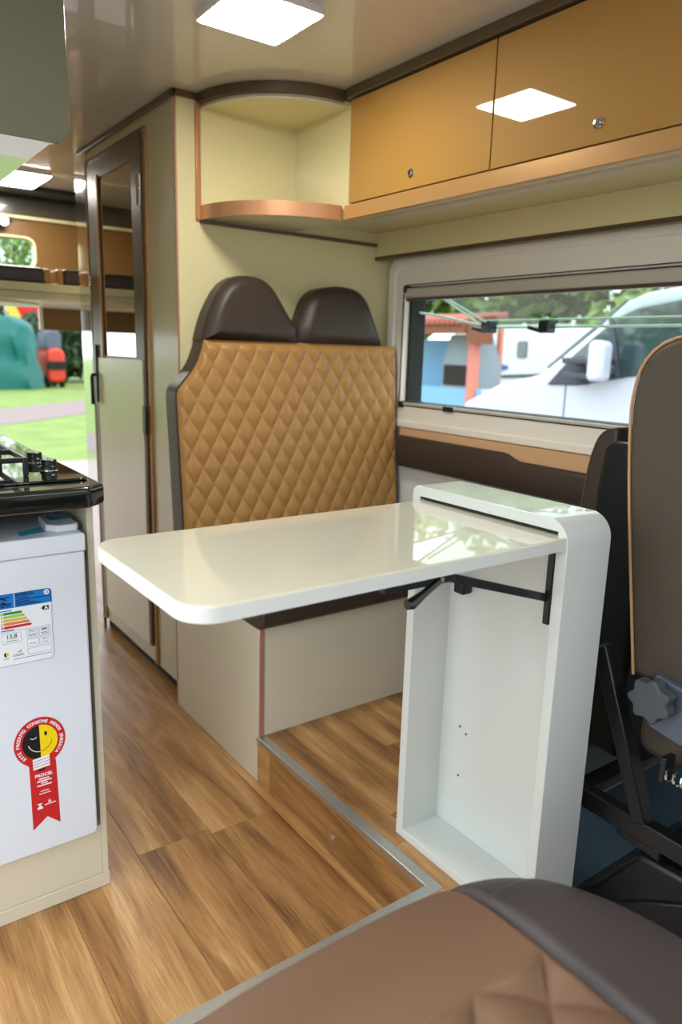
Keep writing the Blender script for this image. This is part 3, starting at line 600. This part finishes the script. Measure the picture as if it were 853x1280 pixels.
for (x, z, ln) in ((0.2805, 0.6575, 0.022), (0.320, 0.664, 0.017), (0.320, 0.6612, 0.014), (0.3445, 0.664, 0.017), (0.3445, 0.6612, 0.014), (0.320, 0.6445, 0.012), (0.3445, 0.6432, 0.011), (0.319, 0.6175, 0.075), (0.2685, 0.6215, 0.010), (0.291, 0.627, 0.020), (0.291, 0.6243, 0.020)):
    patch('small_print', [(x-ln/2, z-0.0006), (x+ln/2, z-0.0006), (x+ln/2, z+0.0006), (x-ln/2, z+0.0006)], 'st_grey', el, 0.0003)
for s_, mt_ in ((-1, 'st_black'), (1, 'st_sun')):
    patch('mini_seal', [(0.2685, 0.635)]+[(0.2685+s_*0.0042*math.cos(R(a)), 0.630+0.005*math.sin(R(a))) for a in range(90, -91, -15)], mt_, el, 0.0003)
patch('mini_mark', [(0.288, 0.632), (0.295, 0.6305), (0.298, 0.634), (0.2945, 0.6375), (0.2955, 0.6335)], 'st_grey', el, 0.0003)
# red rosette seal
sx_, sz_, sr = 0.321, 0.4235, 0.0515
a0 = 62
poly = [(sx_+sr*math.cos(R(a)), sz_+(sr+0.004)*math.sin(R(a))) for a in np.linspace(-90+33, 270-33, 48)]
poly += [(0.2965, 0.372), (0.2965, 0.222), (0.3265, 0.246), (0.3525, 0.222), (0.3505, 0.372)]
sl_ = patch('efficiency_seal', poly, 'st_seal', fr); sl_['label'] = 'red rosette sticker with a black and yellow bulb'
rb = 0.0355
patch('bulb_half', [(sx_, sz_+rb)]+[(sx_-rb*math.sin(R(a)), sz_+rb*1.08*math.cos(R(a))) for a in np.linspace(0, 180, 24)], 'st_black', sl_, 0.0003)
patch('bulb_half', [(sx_, sz_+rb)]+[(sx_+rb*math.sin(R(a)), sz_+rb*1.08*math.cos(R(a))) for a in np.linspace(0, 180, 24)], 'st_sun', sl_, 0.0003)
MB().tube([(sx_+0.024*math.cos(R(a)), y0-0.0007, sz_+0.004+0.0255*math.sin(R(a))) for a in np.linspace(195, 270, 10)], 0.0010, 4).build('bulb_line', 'st_white', sl_)
MB().tube([(sx_+0.024*math.cos(R(a)), y0-0.0007, sz_+0.004+0.0255*math.sin(R(a))) for a in np.linspace(270, 350, 10)], 0.0006, 4).build('bulb_line', 'st_black', sl_)
MB().tube([(sx_-0.0125+0.0065*math.cos(R(a)), y0-0.0007, sz_+0.015+0.005*math.sin(R(a))) for a in np.linspace(200, 340, 7)], 0.0008, 4).build('bulb_line', 'st_white', sl_)
patch('bulb_dot', [(sx_+0.012+0.0030*math.cos(R(a)), sz_+0.0165+0.0050*math.sin(R(a))) for a in range(0, 360, 20)], 'st_black', sl_, 0.0006)
for k in range(4):
    zz = 0.3845-0.0066*k
    patch('bulb_thread', [(sx_-0.0170, zz-0.0030), (sx_+0.0170, zz+0.0000), (sx_+0.0170, zz+0.0052), (sx_-0.0170, zz+0.0022)], 'st_white', sl_, 0.0006)
patch('bulb_tip', [(sx_-0.009, 0.3605), (sx_+0.009, 0.3625), (sx_+0.006, 0.3575), (sx_-0.005, 0.3565)], 'st_black', sl_, 0.0006)
s_ = 'ESTE PRODUTO CONSOME MENOS ENERGIA'
for i, ch in enumerate(s_):
    if ch == ' ': continue
    a = 222-264*i/(len(s_)-1)
    text('seal_letter', ch, 0.0094, sx_+0.0433*math.cos(R(a)), sz_+0.0460*math.sin(R(a)), y0-0.0005, 'st_white', sl_, rot=a-90, bold=0.0003)
text('seal_title', 'PROCEL', 0.0100, 0.3245, 0.3460, y0-0.0005, 'st_white', sl_, bold=0.0003)
for (zz, ln) in ((0.3375, 0.021), (0.3325, 0.030), (0.3275, 0.013), (0.3225, 0.030)):
    patch('seal_print', [(0.3245-ln/2, zz-0.0014), (0.3245+ln/2, zz-0.0014), (0.3245+ln/2, zz+0.0014), (0.3245-ln/2, zz+0.0014)], 'st_white', sl_, 0.0003)
for (zz, ln) in ((0.309, 0.017), (0.303, 0.024)):
    patch('seal_print', [(0.3245-ln/2, zz-0.0008), (0.3245+ln/2, zz-0.0008), (0.3245+ln/2, zz+0.0008), (0.3245-ln/2, zz+0.0008)], 'st_white', sl_, 0.0003)
patch('seal_emblem', [(0.3075, 0.281), (0.318, 0.281), (0.3165, 0.279), (0.314, 0.279), (0.316, 0.273), (0.3185, 0.272), (0.3185, 0.268), (0.3075, 0.268), (0.3075, 0.272), (0.311, 0.2735), (0.311, 0.279), (0.3075, 0.2795)], 'st_white', sl_, 0.0003)
patch('seal_emblem', [(0.329, 0.279), (0.333, 0.286), (0.3345, 0.281), (0.3365, 0.279)], 'st_white', sl_, 0.0003)
patch('seal_print', [(0.322, 0.2738), (0.345, 0.2748), (0.345, 0.2768), (0.322, 0.2758)], 'st_white', sl_, 0.0003)

# overhead cabinet on the left
lo = empty('overhead_locker', (0.24, 2.2, 1.6), 'gloss overhead locker, dark green reflection and shade in its colour, with a rounded corner above the kitchen', 'locker')
LP = rrect(0.052, 0.446, 1.600, CZ-0.003, [0.002, 0.035, 0.002, 0.002], 8)
MB().prism(LP, 'y', 1.5, 1.516).build('end_panel', 'ovh_gloss', lo, bevel=0.002, smooth=40)
MB().prism(rrect(0.052, 0.428, 1.606, CZ-0.003, [0.002, 0.03, 0.002, 0.002], 8), 'y', 1.516, 2.9).build('carcass', 'ovh_gloss', lo, smooth=40)
box('underside', 0.06, 0.412, 1.518, 2.9, 1.601, 1.6065, 'ovh_gloss', lo)

# ------------------------------------------------------------------ cab seats
sa = empty('cab_seat', (1.45, 0.65, ST+0.006), 'tall brown leather cab seat with tan piping at the right edge', 'seat')
back = [(0.715, 0.655), (0.745, 0.85), (0.768, 1.0), (0.783, 1.14), (0.781, 1.19), (0.770, 1.235), (0.742, 1.268), (0.70, 1.285), (0.64, 1.285), (0.60, 1.26), (0.585, 1.20), (0.57, 1.0), (0.535, 0.85), (0.51, 0.655)]
MB().prism(smooth_poly(back, 1), 'x', 1.222, 1.655).build('backrest', 'leather_seat', sa, bevel=0.012, seg=3, smooth=60)
MB().tube([(1.226, p[0]+0.001, p[1]) for p in smooth_poly(back[:9], 1)], 0.003, 8).build('piping', 'piping_tan', sa)
MB().prism(rrect(0.12, 0.70, 0.50, 0.64, [0.03, 0.03, 0.04, 0.05]), 'x', 1.24, 1.64).build('seat_cushion', 'leather_seat', sa, bevel=0.015, seg=3, smooth=60)
kb = []
for k in range(84):
    a = 2*math.pi*k/84; r_ = 0.0375+0.0042*math.cos(7*a+0.5)
    kb.append((0.648+r_*math.cos(a), 0.642+r_*math.sin(a)))
kn = MB().prism(kb, 'x', 1.168, 1.196).build('recliner_knob', 'grey_plastic', sa, bevel=0.003, smooth=40)
MB().lathe([(0.0005, 0), (0.02, 0), (0.02, 0.03), (0.0005, 0.03)], (1.194, 0.648, 0.642), 'x', 16).build('knob_stem', 'black_plastic', kn)
MB().prism([(0.688, 0.615), (0.66, 0.575), (0.60, 0.565), (0.55, 0.585), (0.55, 0.66), (0.66, 0.68)], 'x', 1.206, 1.222).build('recliner_plate', 'plate_grey', sa, bevel=0.003)
MB().tube([(1.20, 0.60-0.0025*i/4, 0.515+0.0) if False else (1.20+0.011*math.cos(i*0.7), 0.615-0.0016*i/1.0, 0.505+0.011*math.sin(i*0.7)) for i in range(50)], 0.0022, 5).build('spring', 'chrome', sa)
MB().box(1.188, 1.22, 0.61, 0.622, 0.49, 0.54).build('spring_bracket', 'black_metal', sa, bevel=0.002)
MB().bar((1.205, 0.772, 0.70), (1.205, 0.648, 0.385), 0.03, 0.032, (1, 0, 0)).build('frame_strut', 'black_metal', sa, bevel=0.003)
MB().bar((1.205, 0.79, 0.372), (1.205, 0.20, 0.372), 0.03, 0.040).build('frame_rail', 'black_metal', sa, bevel=0.003)
MB().bar((1.205, 0.69, 0.350), (1.205, 0.60, 0.342), 0.026, 0.022).build('adjust_lever', 'black_plastic', sa, bevel=0.003)
MB().prism([(0.66, 0.300), (0.645, 0.320), (0.30, 0.345), (0.20, 0.335), (0.20, ST+0.007), (0.78, ST+0.007), (0.73, 0.20)], 'x', 1.20, 1.60).build('pedestal_cover', 'black_plastic', sa, bevel=0.012, seg=3, smooth=40)
MB().prism([(0.62, 0.235), (0.55, 0.278), (0.30, 0.30), (0.22, 0.29), (0.22, 0.17), (0.72, 0.16)], 'x', 1.192, 1.201).build('pedestal_panel', 'black_plastic', sa, bevel=0.006, seg=3, smooth=40)

sb = empty('driver_seat', (1.6, 1.1, ST+0.006), 'brown stitched seat with a black plastic shell behind the table box', 'seat')
bl = [(1.008, 0.50), (1.004, 0.85), (0.996, 0.95), (0.988, 1.02), (0.974, 1.07), (0.955, 1.092), (0.92, 1.10)]
MB().prism(smooth_poly(bl, 1)+[(0.915, 0.50)], 'x', 1.40, 1.815).build('backrest', 'leather_dark', sb, bevel=0.010, seg=3, smooth=60)
MB().prism([(0.95, 0.36), (0.955, 0.95), (0.945, 1.055), (0.915, 1.075), (0.83, 1.075), (0.83, 0.36)], 'x', 1.392, 1.82).build('back_shell', 'black_plastic', sb, bevel=0.012, seg=3, smooth=40)
MB().tube([(1.3995, p[0]-0.006, p[1]) for p in smooth_poly(bl, 1)], 0.0010, 6).build('seam', 'leather_brown', sb)
MB().prism(rrect(0.96, 1.42, 0.40, 0.52, [0.03, 0.05, 0.05, 0.03]), 'x', 1.40, 1.79).build('seat_cushion', 'leather_dark', sb, bevel=0.015, seg=3, smooth=60)
MB().box(1.45, 1.75, 1.08, 1.38, ST+0.001, 0.40).box(1.50, 1.70, 0.85, 1.08, 0.30, 0.42).build('pedestal', 'black_plastic', sb, bevel=0.01)
# door sill cross member
cmr = empty('cross_sill', (1.6, 1.0, ST), 'grey sill board with black rubber and metal strip on the cab floor', 'sill')
box('sill_board', 1.30, 1.855, 1.004, 1.02, ST+0.001, 0.255, 'sill_grey', cmr, bevel=0.003)
box('rubber_strip', 1.30, 1.855, 0.978, 1.004, ST+0.0065, ST+0.035, 'black_rubber', cmr, bevel=0.003)
box('metal_strip', 1.30, 1.855, 0.950, 0.978, ST+0.0065, ST+0.012, 'alu', cmr, bevel=0.002)

# foreground seat cushion
fs = empty('passenger_seat', (0.43, 0.30, ST), 'near brown leather seat with a quilted centre and charcoal bolster', 'seat')
def cush(x, y):   # height of the cushion top
    hx, hy, cx0, cy0 = 0.395, 0.37, 0.41, 0.235
    u = abs(x-cx0)/hx; v = abs(y-cy0)/hy
    q = (u**3.2+v**3.2)**(1/3.2)
    e = max(0.0, min(1.0, q))
    z = 0.475+0.138*(1-e**9)**0.5
    z += 0.006*math.exp(-((x-0.66)/0.06)**2)*(1 if y < 0.5 else 0.6)
    z -= 0.010*math.exp(-((x-0.595)/0.007)**2)
    if y < 0.412 and x < 0.584 and x > 0.246:
        a = (x-0.59)/0.105+(y-0.412)/0.105; bb = (x-0.59)/0.105-(y-0.412)/0.105
        k = min(1, (0.412-y)/0.02)*min(1, (0.584-x)/0.012+0.2)
        z += k*(0.016*(abs(math.sin(math.pi*a))*abs(math.sin(math.pi*bb)))**0.45-0.004)
    return z
def polar(x0, x1, material, name, n=220):
    V = []; F = []; ys = np.concatenate([np.linspace(-0.094, 0.50, n-70, endpoint=False), np.linspace(0.50, 0.5649, 70)]); nx = max(40, int((x1-x0)/0.0026))
    xs = np.linspace(x0, x1, nx)
    hx, hy, cx0, cy0 = 0.395, 0.37, 0.41, 0.235
    for x in xs:
        ymax = cy0+hy*(max(0, 1-(abs(x-cx0)/hx)**3.2))**(1/3.2)
        for t in np.linspace(0, 1, n):
            tt = math.sin(t*math.pi/2)
            y = -0.11+(ymax+0.11)*tt
            V.append((x, y, cush(x, y)))
    for i in range(nx-1):
        for j in range(n-1): F.append((i*n+j, (i+1)*n+j, (i+1)*n+j+1, i*n+j+1))
    o = MB().add(V, F).build(name, material, fs, smooth=0)
    o.data.polygons.foreach_set('use_smooth', [True]*len(o.data.polygons))
polar(0.235, 0.595, 'leather_brown', 'seat_insert'); polar(0.595, 0.8049, 'leather_charcoal', 'bolster'); polar(0.0151, 0.235, 'leather_charcoal', 'bolster')
se = []
for k in range(64):
    a = 2*math.pi*k/64; ca, sa_ = math.cos(a), math.sin(a)
    se.append((0.41+0.395*math.copysign(abs(ca)**0.625, ca), 0.235+0.37*math.copysign(abs(sa_)**0.625, sa_)))
MB().prism(se, 'z', 0.36, 0.476).build('cushion_side', 'leather_charcoal', fs, smooth=40)
MB().box(0.16, 0.66, 0.0, 0.45, ST+0.001, 0.36).build('seat_base', 'black_plastic', fs, bevel=0.02)
MB().prism(rrect(0.10, 0.72, 0.56, 1.10, 0.08), 'y', -0.22, -0.10).build('backrest', 'leather_charcoal', fs, bevel=0.03, seg=3, smooth=60)

# ------------------------------------------------------------------ outside
GZ = -0.5
gd = box('ground', -60, 90, -50, 110, GZ-0.1, GZ, 'grass', kind='structure', label='mown green lawn around the van')
o = MB().prism([(-30, -30), (30, -30), (30, 3.0), (11.5, 11.3), (-30, 11.3)], 'z', GZ, GZ+0.01).build('ground_apron', 'paving', kind='structure', label='pale paved apron beside the van')
dv = Vector((2.85, 2.65)).normalized()
pn, pf = Vector((3.25, 16.8)), Vector((4.06, 20.9))
q = [pn-dv*25, pn+dv*40, pf+dv*40, pf-dv*25]
MB().prism([tuple(v) for v in q], 'z', GZ, GZ+0.012).build('ground_path', 'path', kind='structure', label='pinkish path crossing the lawn behind the van')
def tree(name, label, c, h, rad, material, n=2600, leaf=0.16, trunk=0.14, group=None, squash=0.8, cat='tree'):
    rng = np.random.default_rng(int(abs(c[0]*131+c[1]*17+h*7)))
    e = empty(name, (c[0], c[1], GZ), label, cat, group)
    ctr = np.array([c[0], c[1], GZ+h-rad*squash])
    blobs = ctr+rng.normal(size=(16, 3))*np.array([0.5, 0.5, 0.45*squash])*rad
    bi = rng.integers(0, 16, n); p = rng.normal(size=(n, 3)); p /= np.linalg.norm(p, axis=1)[:, None]
    p = blobs[bi]+p*(rng.random((n, 1))**0.4)*rad*0.48
    p[:, 2] = np.maximum(p[:, 2], GZ+0.03+leaf)
    a = rng.normal(size=(n, 3)); a /= np.linalg.norm(a, axis=1)[:, None]
    b_ = np.cross(a, rng.normal(size=(n, 3))); b_ /= np.linalg.norm(b_, axis=1)[:, None]
    s = leaf*(0.6+0.8*rng.random((n, 1)))
    V = np.concatenate([p-a*s, p+b_*s*0.5, p+a*s, p-b_*s*0.5], 1).reshape(-1, 3)
    me = bpy.data.meshes.new('crown'); me.from_pydata(V.tolist(), [], [(4*i, 4*i+1, 4*i+2, 4*i+3) for i in range(n)])
    link('crown', me, material, e, smooth=0)
    if trunk:
        b = MB().tube([(c[0], c[1], GZ), (c[0]+0.05, c[1], GZ+h*0.3), (c[0], c[1]+0.05, GZ+h*0.75)], [trunk, trunk*0.8, trunk*0.35], 8)
        for k in range(4):
            q = blobs[k]; b.tube([(c[0], c[1], GZ+h*0.4), tuple(q)], [trunk*0.5, trunk*0.2], 6)
        b.build('trunk', 'bark', e)
tree('leafy_tree', 'light green tree behind the tiled shelter roof', (19.0, 22.5), 9.0, 3.6, 'leaf_a', n=6000, leaf=0.28, squash=1.05)
tree('leafy_tree', 'broad green tree above the white caravan', (21.5, 17.0), 9.4, 3.8, 'leaf_a', n=6500, leaf=0.28, squash=1.05)
tree('leafy_tree', 'green tree beyond the windscreen of the white van', (23.5, 11.5), 10, 4.0, 'leaf_b', n=7000, leaf=0.28, squash=1.05)
tree('leafy_tree', 'dense green tree seen over the roof of the white van', (22.5, 5.0), 10, 4.0, 'leaf_b', n=7000, leaf=0.28, squash=1.05)
tree('leafy_tree', 'bright tree seen through the small rear window', (8.9, 40.0), 9.5, 3.6, 'leaf_a', n=3600)
tree('leafy_tree', 'tall tree rising behind the tarp covered vehicle', (1.5, 42.0), 9.5, 3.6, 'leaf_b', n=3000)
for i, (x, y, h) in enumerate(((9.9, 35.6, 3.2), (12.0, 36.4, 3.3), (14.2, 37, 3.2), (7.2, 37.5, 3.2))):
    tree('hedge_bush', ('dark green bush beside the red vehicle', 'dark green bush in the middle of the rear hedge', 'dark bush at the wardrobe end of the rear hedge', 'taller bush behind the rear hedge')[i], (x, y), h, 1.6, 'leaf_c', n=5000, leaf=0.2, trunk=0.06, group='bushes of the rear hedge', squash=0.95, cat='bush')
for i, (x, y) in enumerate(((-20, -5), (-22, 6), (-19, 16), (-4, -14), (5, -15), (13, -12))):
    tree('leafy_tree', ('garden tree facing the sliding door ahead of the cab', 'garden tree straight across from the sliding door', 'garden tree across from the kitchen wall', 'tree in front of the windscreen on the door side', 'tree in front of the windscreen', 'tree in front of the van on the window side')[i], (x, y), 6.2, 3.2, 'leaf_b', n=2600, leaf=0.22)
# covered vehicle behind the path
tv = empty('covered_vehicle', (5.5, 30.5, GZ), 'vehicle under a teal tarp on the far lawn', 'vehicle')
V = []; F = []; rng = np.random.default_rng(5); nu, nv = 48, 18
for j in range(nv+1):
    t = j/nv
    for i in range(nu):
        a = 2*math.pi*i/nu; ca, sn = math.cos(a), math.sin(a)
        s_ = 1.0 if t > 0 else 1.0
        wx = 2.25*math.copysign(abs(ca)**0.55, ca); wy = 1.3*math.copysign(abs(sn)**0.55, sn)
        k = 1-0.14*t-0.5*max(0, t-0.8)**2/0.04*0.6-(0.0 if t < 0.95 else (t-0.95)*9.0)
        rip = 0.10*math.sin(a*9+2.5*t)*(1-0.6*t)+0.05*math.sin(a*21-4*t)+0.05*math.sin(t*14+a*3)
        V.append((5.3+wx*k+rip, 30.8+wy*k+rip, GZ+0.01+2.62*min(1, t*1.08)+0.10*math.sin(a*3)*t))
for j in range(nv):
    for i in range(nu): F.append((j*nu+i, j*nu+(i+1) % nu, (j+1)*nu+(i+1) % nu, (j+1)*nu+i))
F.append(tuple(nv*nu+i for i in range(nu)))
MB().add(V, F).build('tarp_cover', 'tarp', tv, smooth=50)
rv = empty('red_vehicle', (8.15, 31.5, GZ), 'red and black small vehicle beside the teal tarp', 'vehicle')
MB().prism(rrect(7.80, 8.50, GZ+0.22, 1.05, [0.22, 0.22, 0.28, 0.28]), 'y', 30.6, 32.4).build('body', 'red_paint', rv, bevel=0.12, seg=3)
MB().prism(rrect(7.84, 8.46, 1.0, 1.75, [0.05, 0.05, 0.25, 0.25]), 'y', 30.9, 32.2).build('cabin', 'plate_grey', rv, bevel=0.12, seg=3)
box('bumper', 7.78, 8.52, 30.52, 30.62, 0.22, 0.55, 'tyre', rv, bevel=0.04)
for x in (7.80, 8.34):
    for y in (31.0, 32.1): MB().lathe([(0.05, 0), (0.24, 0), (0.26, 0.04), (0.26, 0.12), (0.24, 0.16), (0.05, 0.16)], (x, y, GZ+0.26), 'x', 20).build('wheel', 'tyre', rv)
bnn = empty('banner', (7.6, 34.6, GZ), 'red banner on poles behind the tarp covered vehicle', 'banner')
box('cloth', 7.4, 8.8, 34.59, 34.61, 2.2, 2.95, 'red_cloth', bnn)
for x in (7.38, 8.82): MB().tube([(x, 34.6, GZ), (x, 34.6, 3.1)], 0.045, 8).build('pole', 'caravan_white', bnn)
fl = empty('flag', (6.6, 33.6, GZ), 'pale yellow flag leaning beside the red banner', 'flag')
MB().prism([(6.7, 3.2), (7.2, 3.1), (7.6, 2.25), (7.2, 2.2)], 'y', 33.5, 33.52).build('cloth', 'yellow_cloth', fl)
MB().tube([(7.35, 33.52, GZ), (6.9, 33.54, 3.3)], 0.03, 8).build('pole', 'caravan_white', fl)
gb = empty('garden_bench', (9.6, 31, GZ), 'grey garden bench in front of the rear hedge', 'bench')
box('seat', 9.15, 10.1, 30.2, 30.6, -0.06, 0.0, 'plate_grey', gb)
for x in (9.2, 10.0): box('leg', x, x+0.06, 30.25, 30.55, GZ, -0.06, 'plate_grey', gb)
box('backrest', 9.15, 10.1, 30.56, 30.6, 0.08, 0.30, 'plate_grey', gb)
# white van parked beyond the window
wv = empty('white_van', (6.3, 3.0, GZ), 'white panel van parked outside the window', 'van')
prof = [(5.34, -0.28), (5.40, 0.30), (5.36, 0.62), (5.24, 0.80), (4.80, 1.00), (4.40, 1.085), (4.32, 1.12), (3.84, 1.475), (3.56, 1.70), (3.38, 1.765), (3.09, 1.80), (2.2, 2.02), (1.2, 2.08), (-0.6, 2.08), (-0.75, 1.9), (-0.75, -0.28)]
MB().prism(prof, 'x', 5.30, 7.25).build('body', 'van_paint', wv, bevel=0.09, seg=4, smooth=50)
MB().prism([(4.22, 1.01), (3.965, 1.285), (3.786, 1.43), (3.703, 1.49), (3.583, 1.575), (3.416, 1.64), (3.078, 1.69), (2.75, 1.70), (2.75, 1.20), (3.007, 1.185), (3.45, 1.107), (3.9, 1.02)], 'x', 5.285, 5.32).build('side_window', 'van_glass', wv, bevel=0.01)
MB().prism([(4.22, 1.012), (3.98, 1.265), (3.86, 1.265), (3.80, 1.03)], 'x', 5.275, 5.30).build('mirror_sail', 'van_black', wv, bevel=0.01)
MB().prism([(3.66, 1.56), (3.62, 1.56), (3.50, 1.10), (3.54, 1.10)], 'x', 5.27, 5.30).build('window_bar', 'van_black', wv)
MB().prism([(4.36, 1.135), (3.62, 1.70), (3.64, 1.735), (4.39, 1.165)], 'x', 5.46, 7.09).build('windscreen', 'van_glass', wv, bevel=0.01)
mr = MB().prism(rrect(3.49, 3.635, 1.07, 1.385, 0.05), 'x', 5.00, 5.14).build('wing_mirror', 'van_paint', wv, bevel=0.03, seg=3)
MB().box(5.1, 5.30, 3.60, 3.95, 1.20, 1.25).box(5.1, 5.30, 3.60, 3.93, 1.08, 1.13).build('mirror_arm', 'van_black', wv, bevel=0.01)
box('door_seam', 5.296, 5.302, 4.026, 4.036, 0.0, 1.02, 'van_black', wv)
box('door_seam', 5.296, 5.302, 2.70, 2.71, -0.1, 1.85, 'van_black', wv)
box('headlamp', 5.29, 5.45, 5.05, 5.30, 0.48, 0.74, 'plate_grey', wv, bevel=0.04)
box('bumper', 5.28, 7.27, 5.25, 5.44, -0.25, 0.25, 'van_black', wv, bevel=0.05)
for x in (5.28, 7.05):
    for y in (4.55, 0.6): MB().lathe([(0.08, 0), (0.33, 0), (0.35, 0.04), (0.35, 0.18), (0.33, 0.22), (0.08, 0.22)], (x, y, GZ+0.35), 'x', 24).build('wheel', 'tyre', wv)
# shelter with barbecue
sh = empty('shelter', (10.8, 10.4, GZ), 'open shelter with red tiled roof and blue barbecue wall', 'shelter')
box('blue_wall', 10.0, 10.12, 9.55, 12.4, GZ, 0.63, 'wall_blue', sh)
box('back_wall', 10.9, 11.0, 10.55, 12.6, GZ, 1.55, 'wall_blue', sh)
MB().prism([(9.75, 0.63), (10.53, 0.63), (10.53, 1.08), (10.35, 1.62), (10.0, 1.62), (9.75, 1.08)], 'x', 10.02, 10.8).build('grill_hood', 'smoke_grey', sh)
box('grill_mouth', 10.0, 10.03, 9.80, 10.48, 0.68, 1.06, 'mouth_dark', sh)  # near-black slab over the mouth of the closed hood
for y in (9.68, 11.9): box('post', 9.9, 10.05, y-0.08, y+0.08, GZ, 1.76, 'post_red', sh)
box('fascia', 9.55, 9.62, 9.55, 12.6, 1.62, 1.80, 'fascia', sh)
box('fascia', 9.62, 10.2, 9.45, 9.55, 1.45, 1.80, 'fascia', sh)
MB().prism([(9.5, 1.78), (10.7, 1.93), (10.7, 1.99), (9.5, 1.84)], 'y', 9.6, 12.7).build('roof', 'terracotta', sh, smooth=0)
tl = MB()
for k in range(24):
    y = 9.64+0.13*k; tl.tube([(9.46, y, 1.842), (10.72, y, 2.0)], 0.062, 6)
tg = tl.build('roof_tiles', 'terracotta', sh, smooth=60, kind='stuff')
sp = empty('slim_post', (11.2, 10.2, GZ), 'slim red post beyond the shelter', 'post')
MB().box(11.15, 11.25, 10.13, 10.23, GZ, 1.80).build('shaft', 'post_red', sp, bevel=0.01); MB().box(11.1, 11.3, 10.08, 10.28, GZ, GZ+0.08).build('foot', 'paving', sp)
cv = empty('caravan', (14.5, 12.3, GZ), 'white caravan with a blue stripe behind the van', 'caravan')
MB().prism(rrect(10.4, 14.4, 0.05, 2.0, [0.3, 0.2, 0.3, 0.4]), 'x', 14.0, 16.0).build('body', 'caravan_white', cv, bevel=0.1, seg=3)
MB().prism(rrect(11.85, 12.15, 1.22, 1.62, 0.06), 'x', 13.97, 14.02).build('window', 'van_glass', cv, bevel=0.01)
MB().prism([(13.3, 0.75), (12.4, 0.95), (12.4, 1.02), (13.6, 1.25)], 'x', 13.98, 14.02).build('stripe', 'car_blue', cv); MB().prism([(12.6, 0.72), (10.6, 0.86), (10.6, 0.92), (12.6, 0.80)], 'x', 13.98, 14.02).build('stripe', 'van_black', cv)
for y in (11.6, 13.4): MB().lathe([(0.08, 0), (0.3, 0), (0.3, 0.18), (0.08, 0.18)], (14.0, y, GZ+0.3), 'x', 20).build('wheel', 'tyre', cv)
MB().box(14.3, 15.8, 10.7, 14.1, GZ+0.28, 0.1).build('chassis', 'van_black', cv)
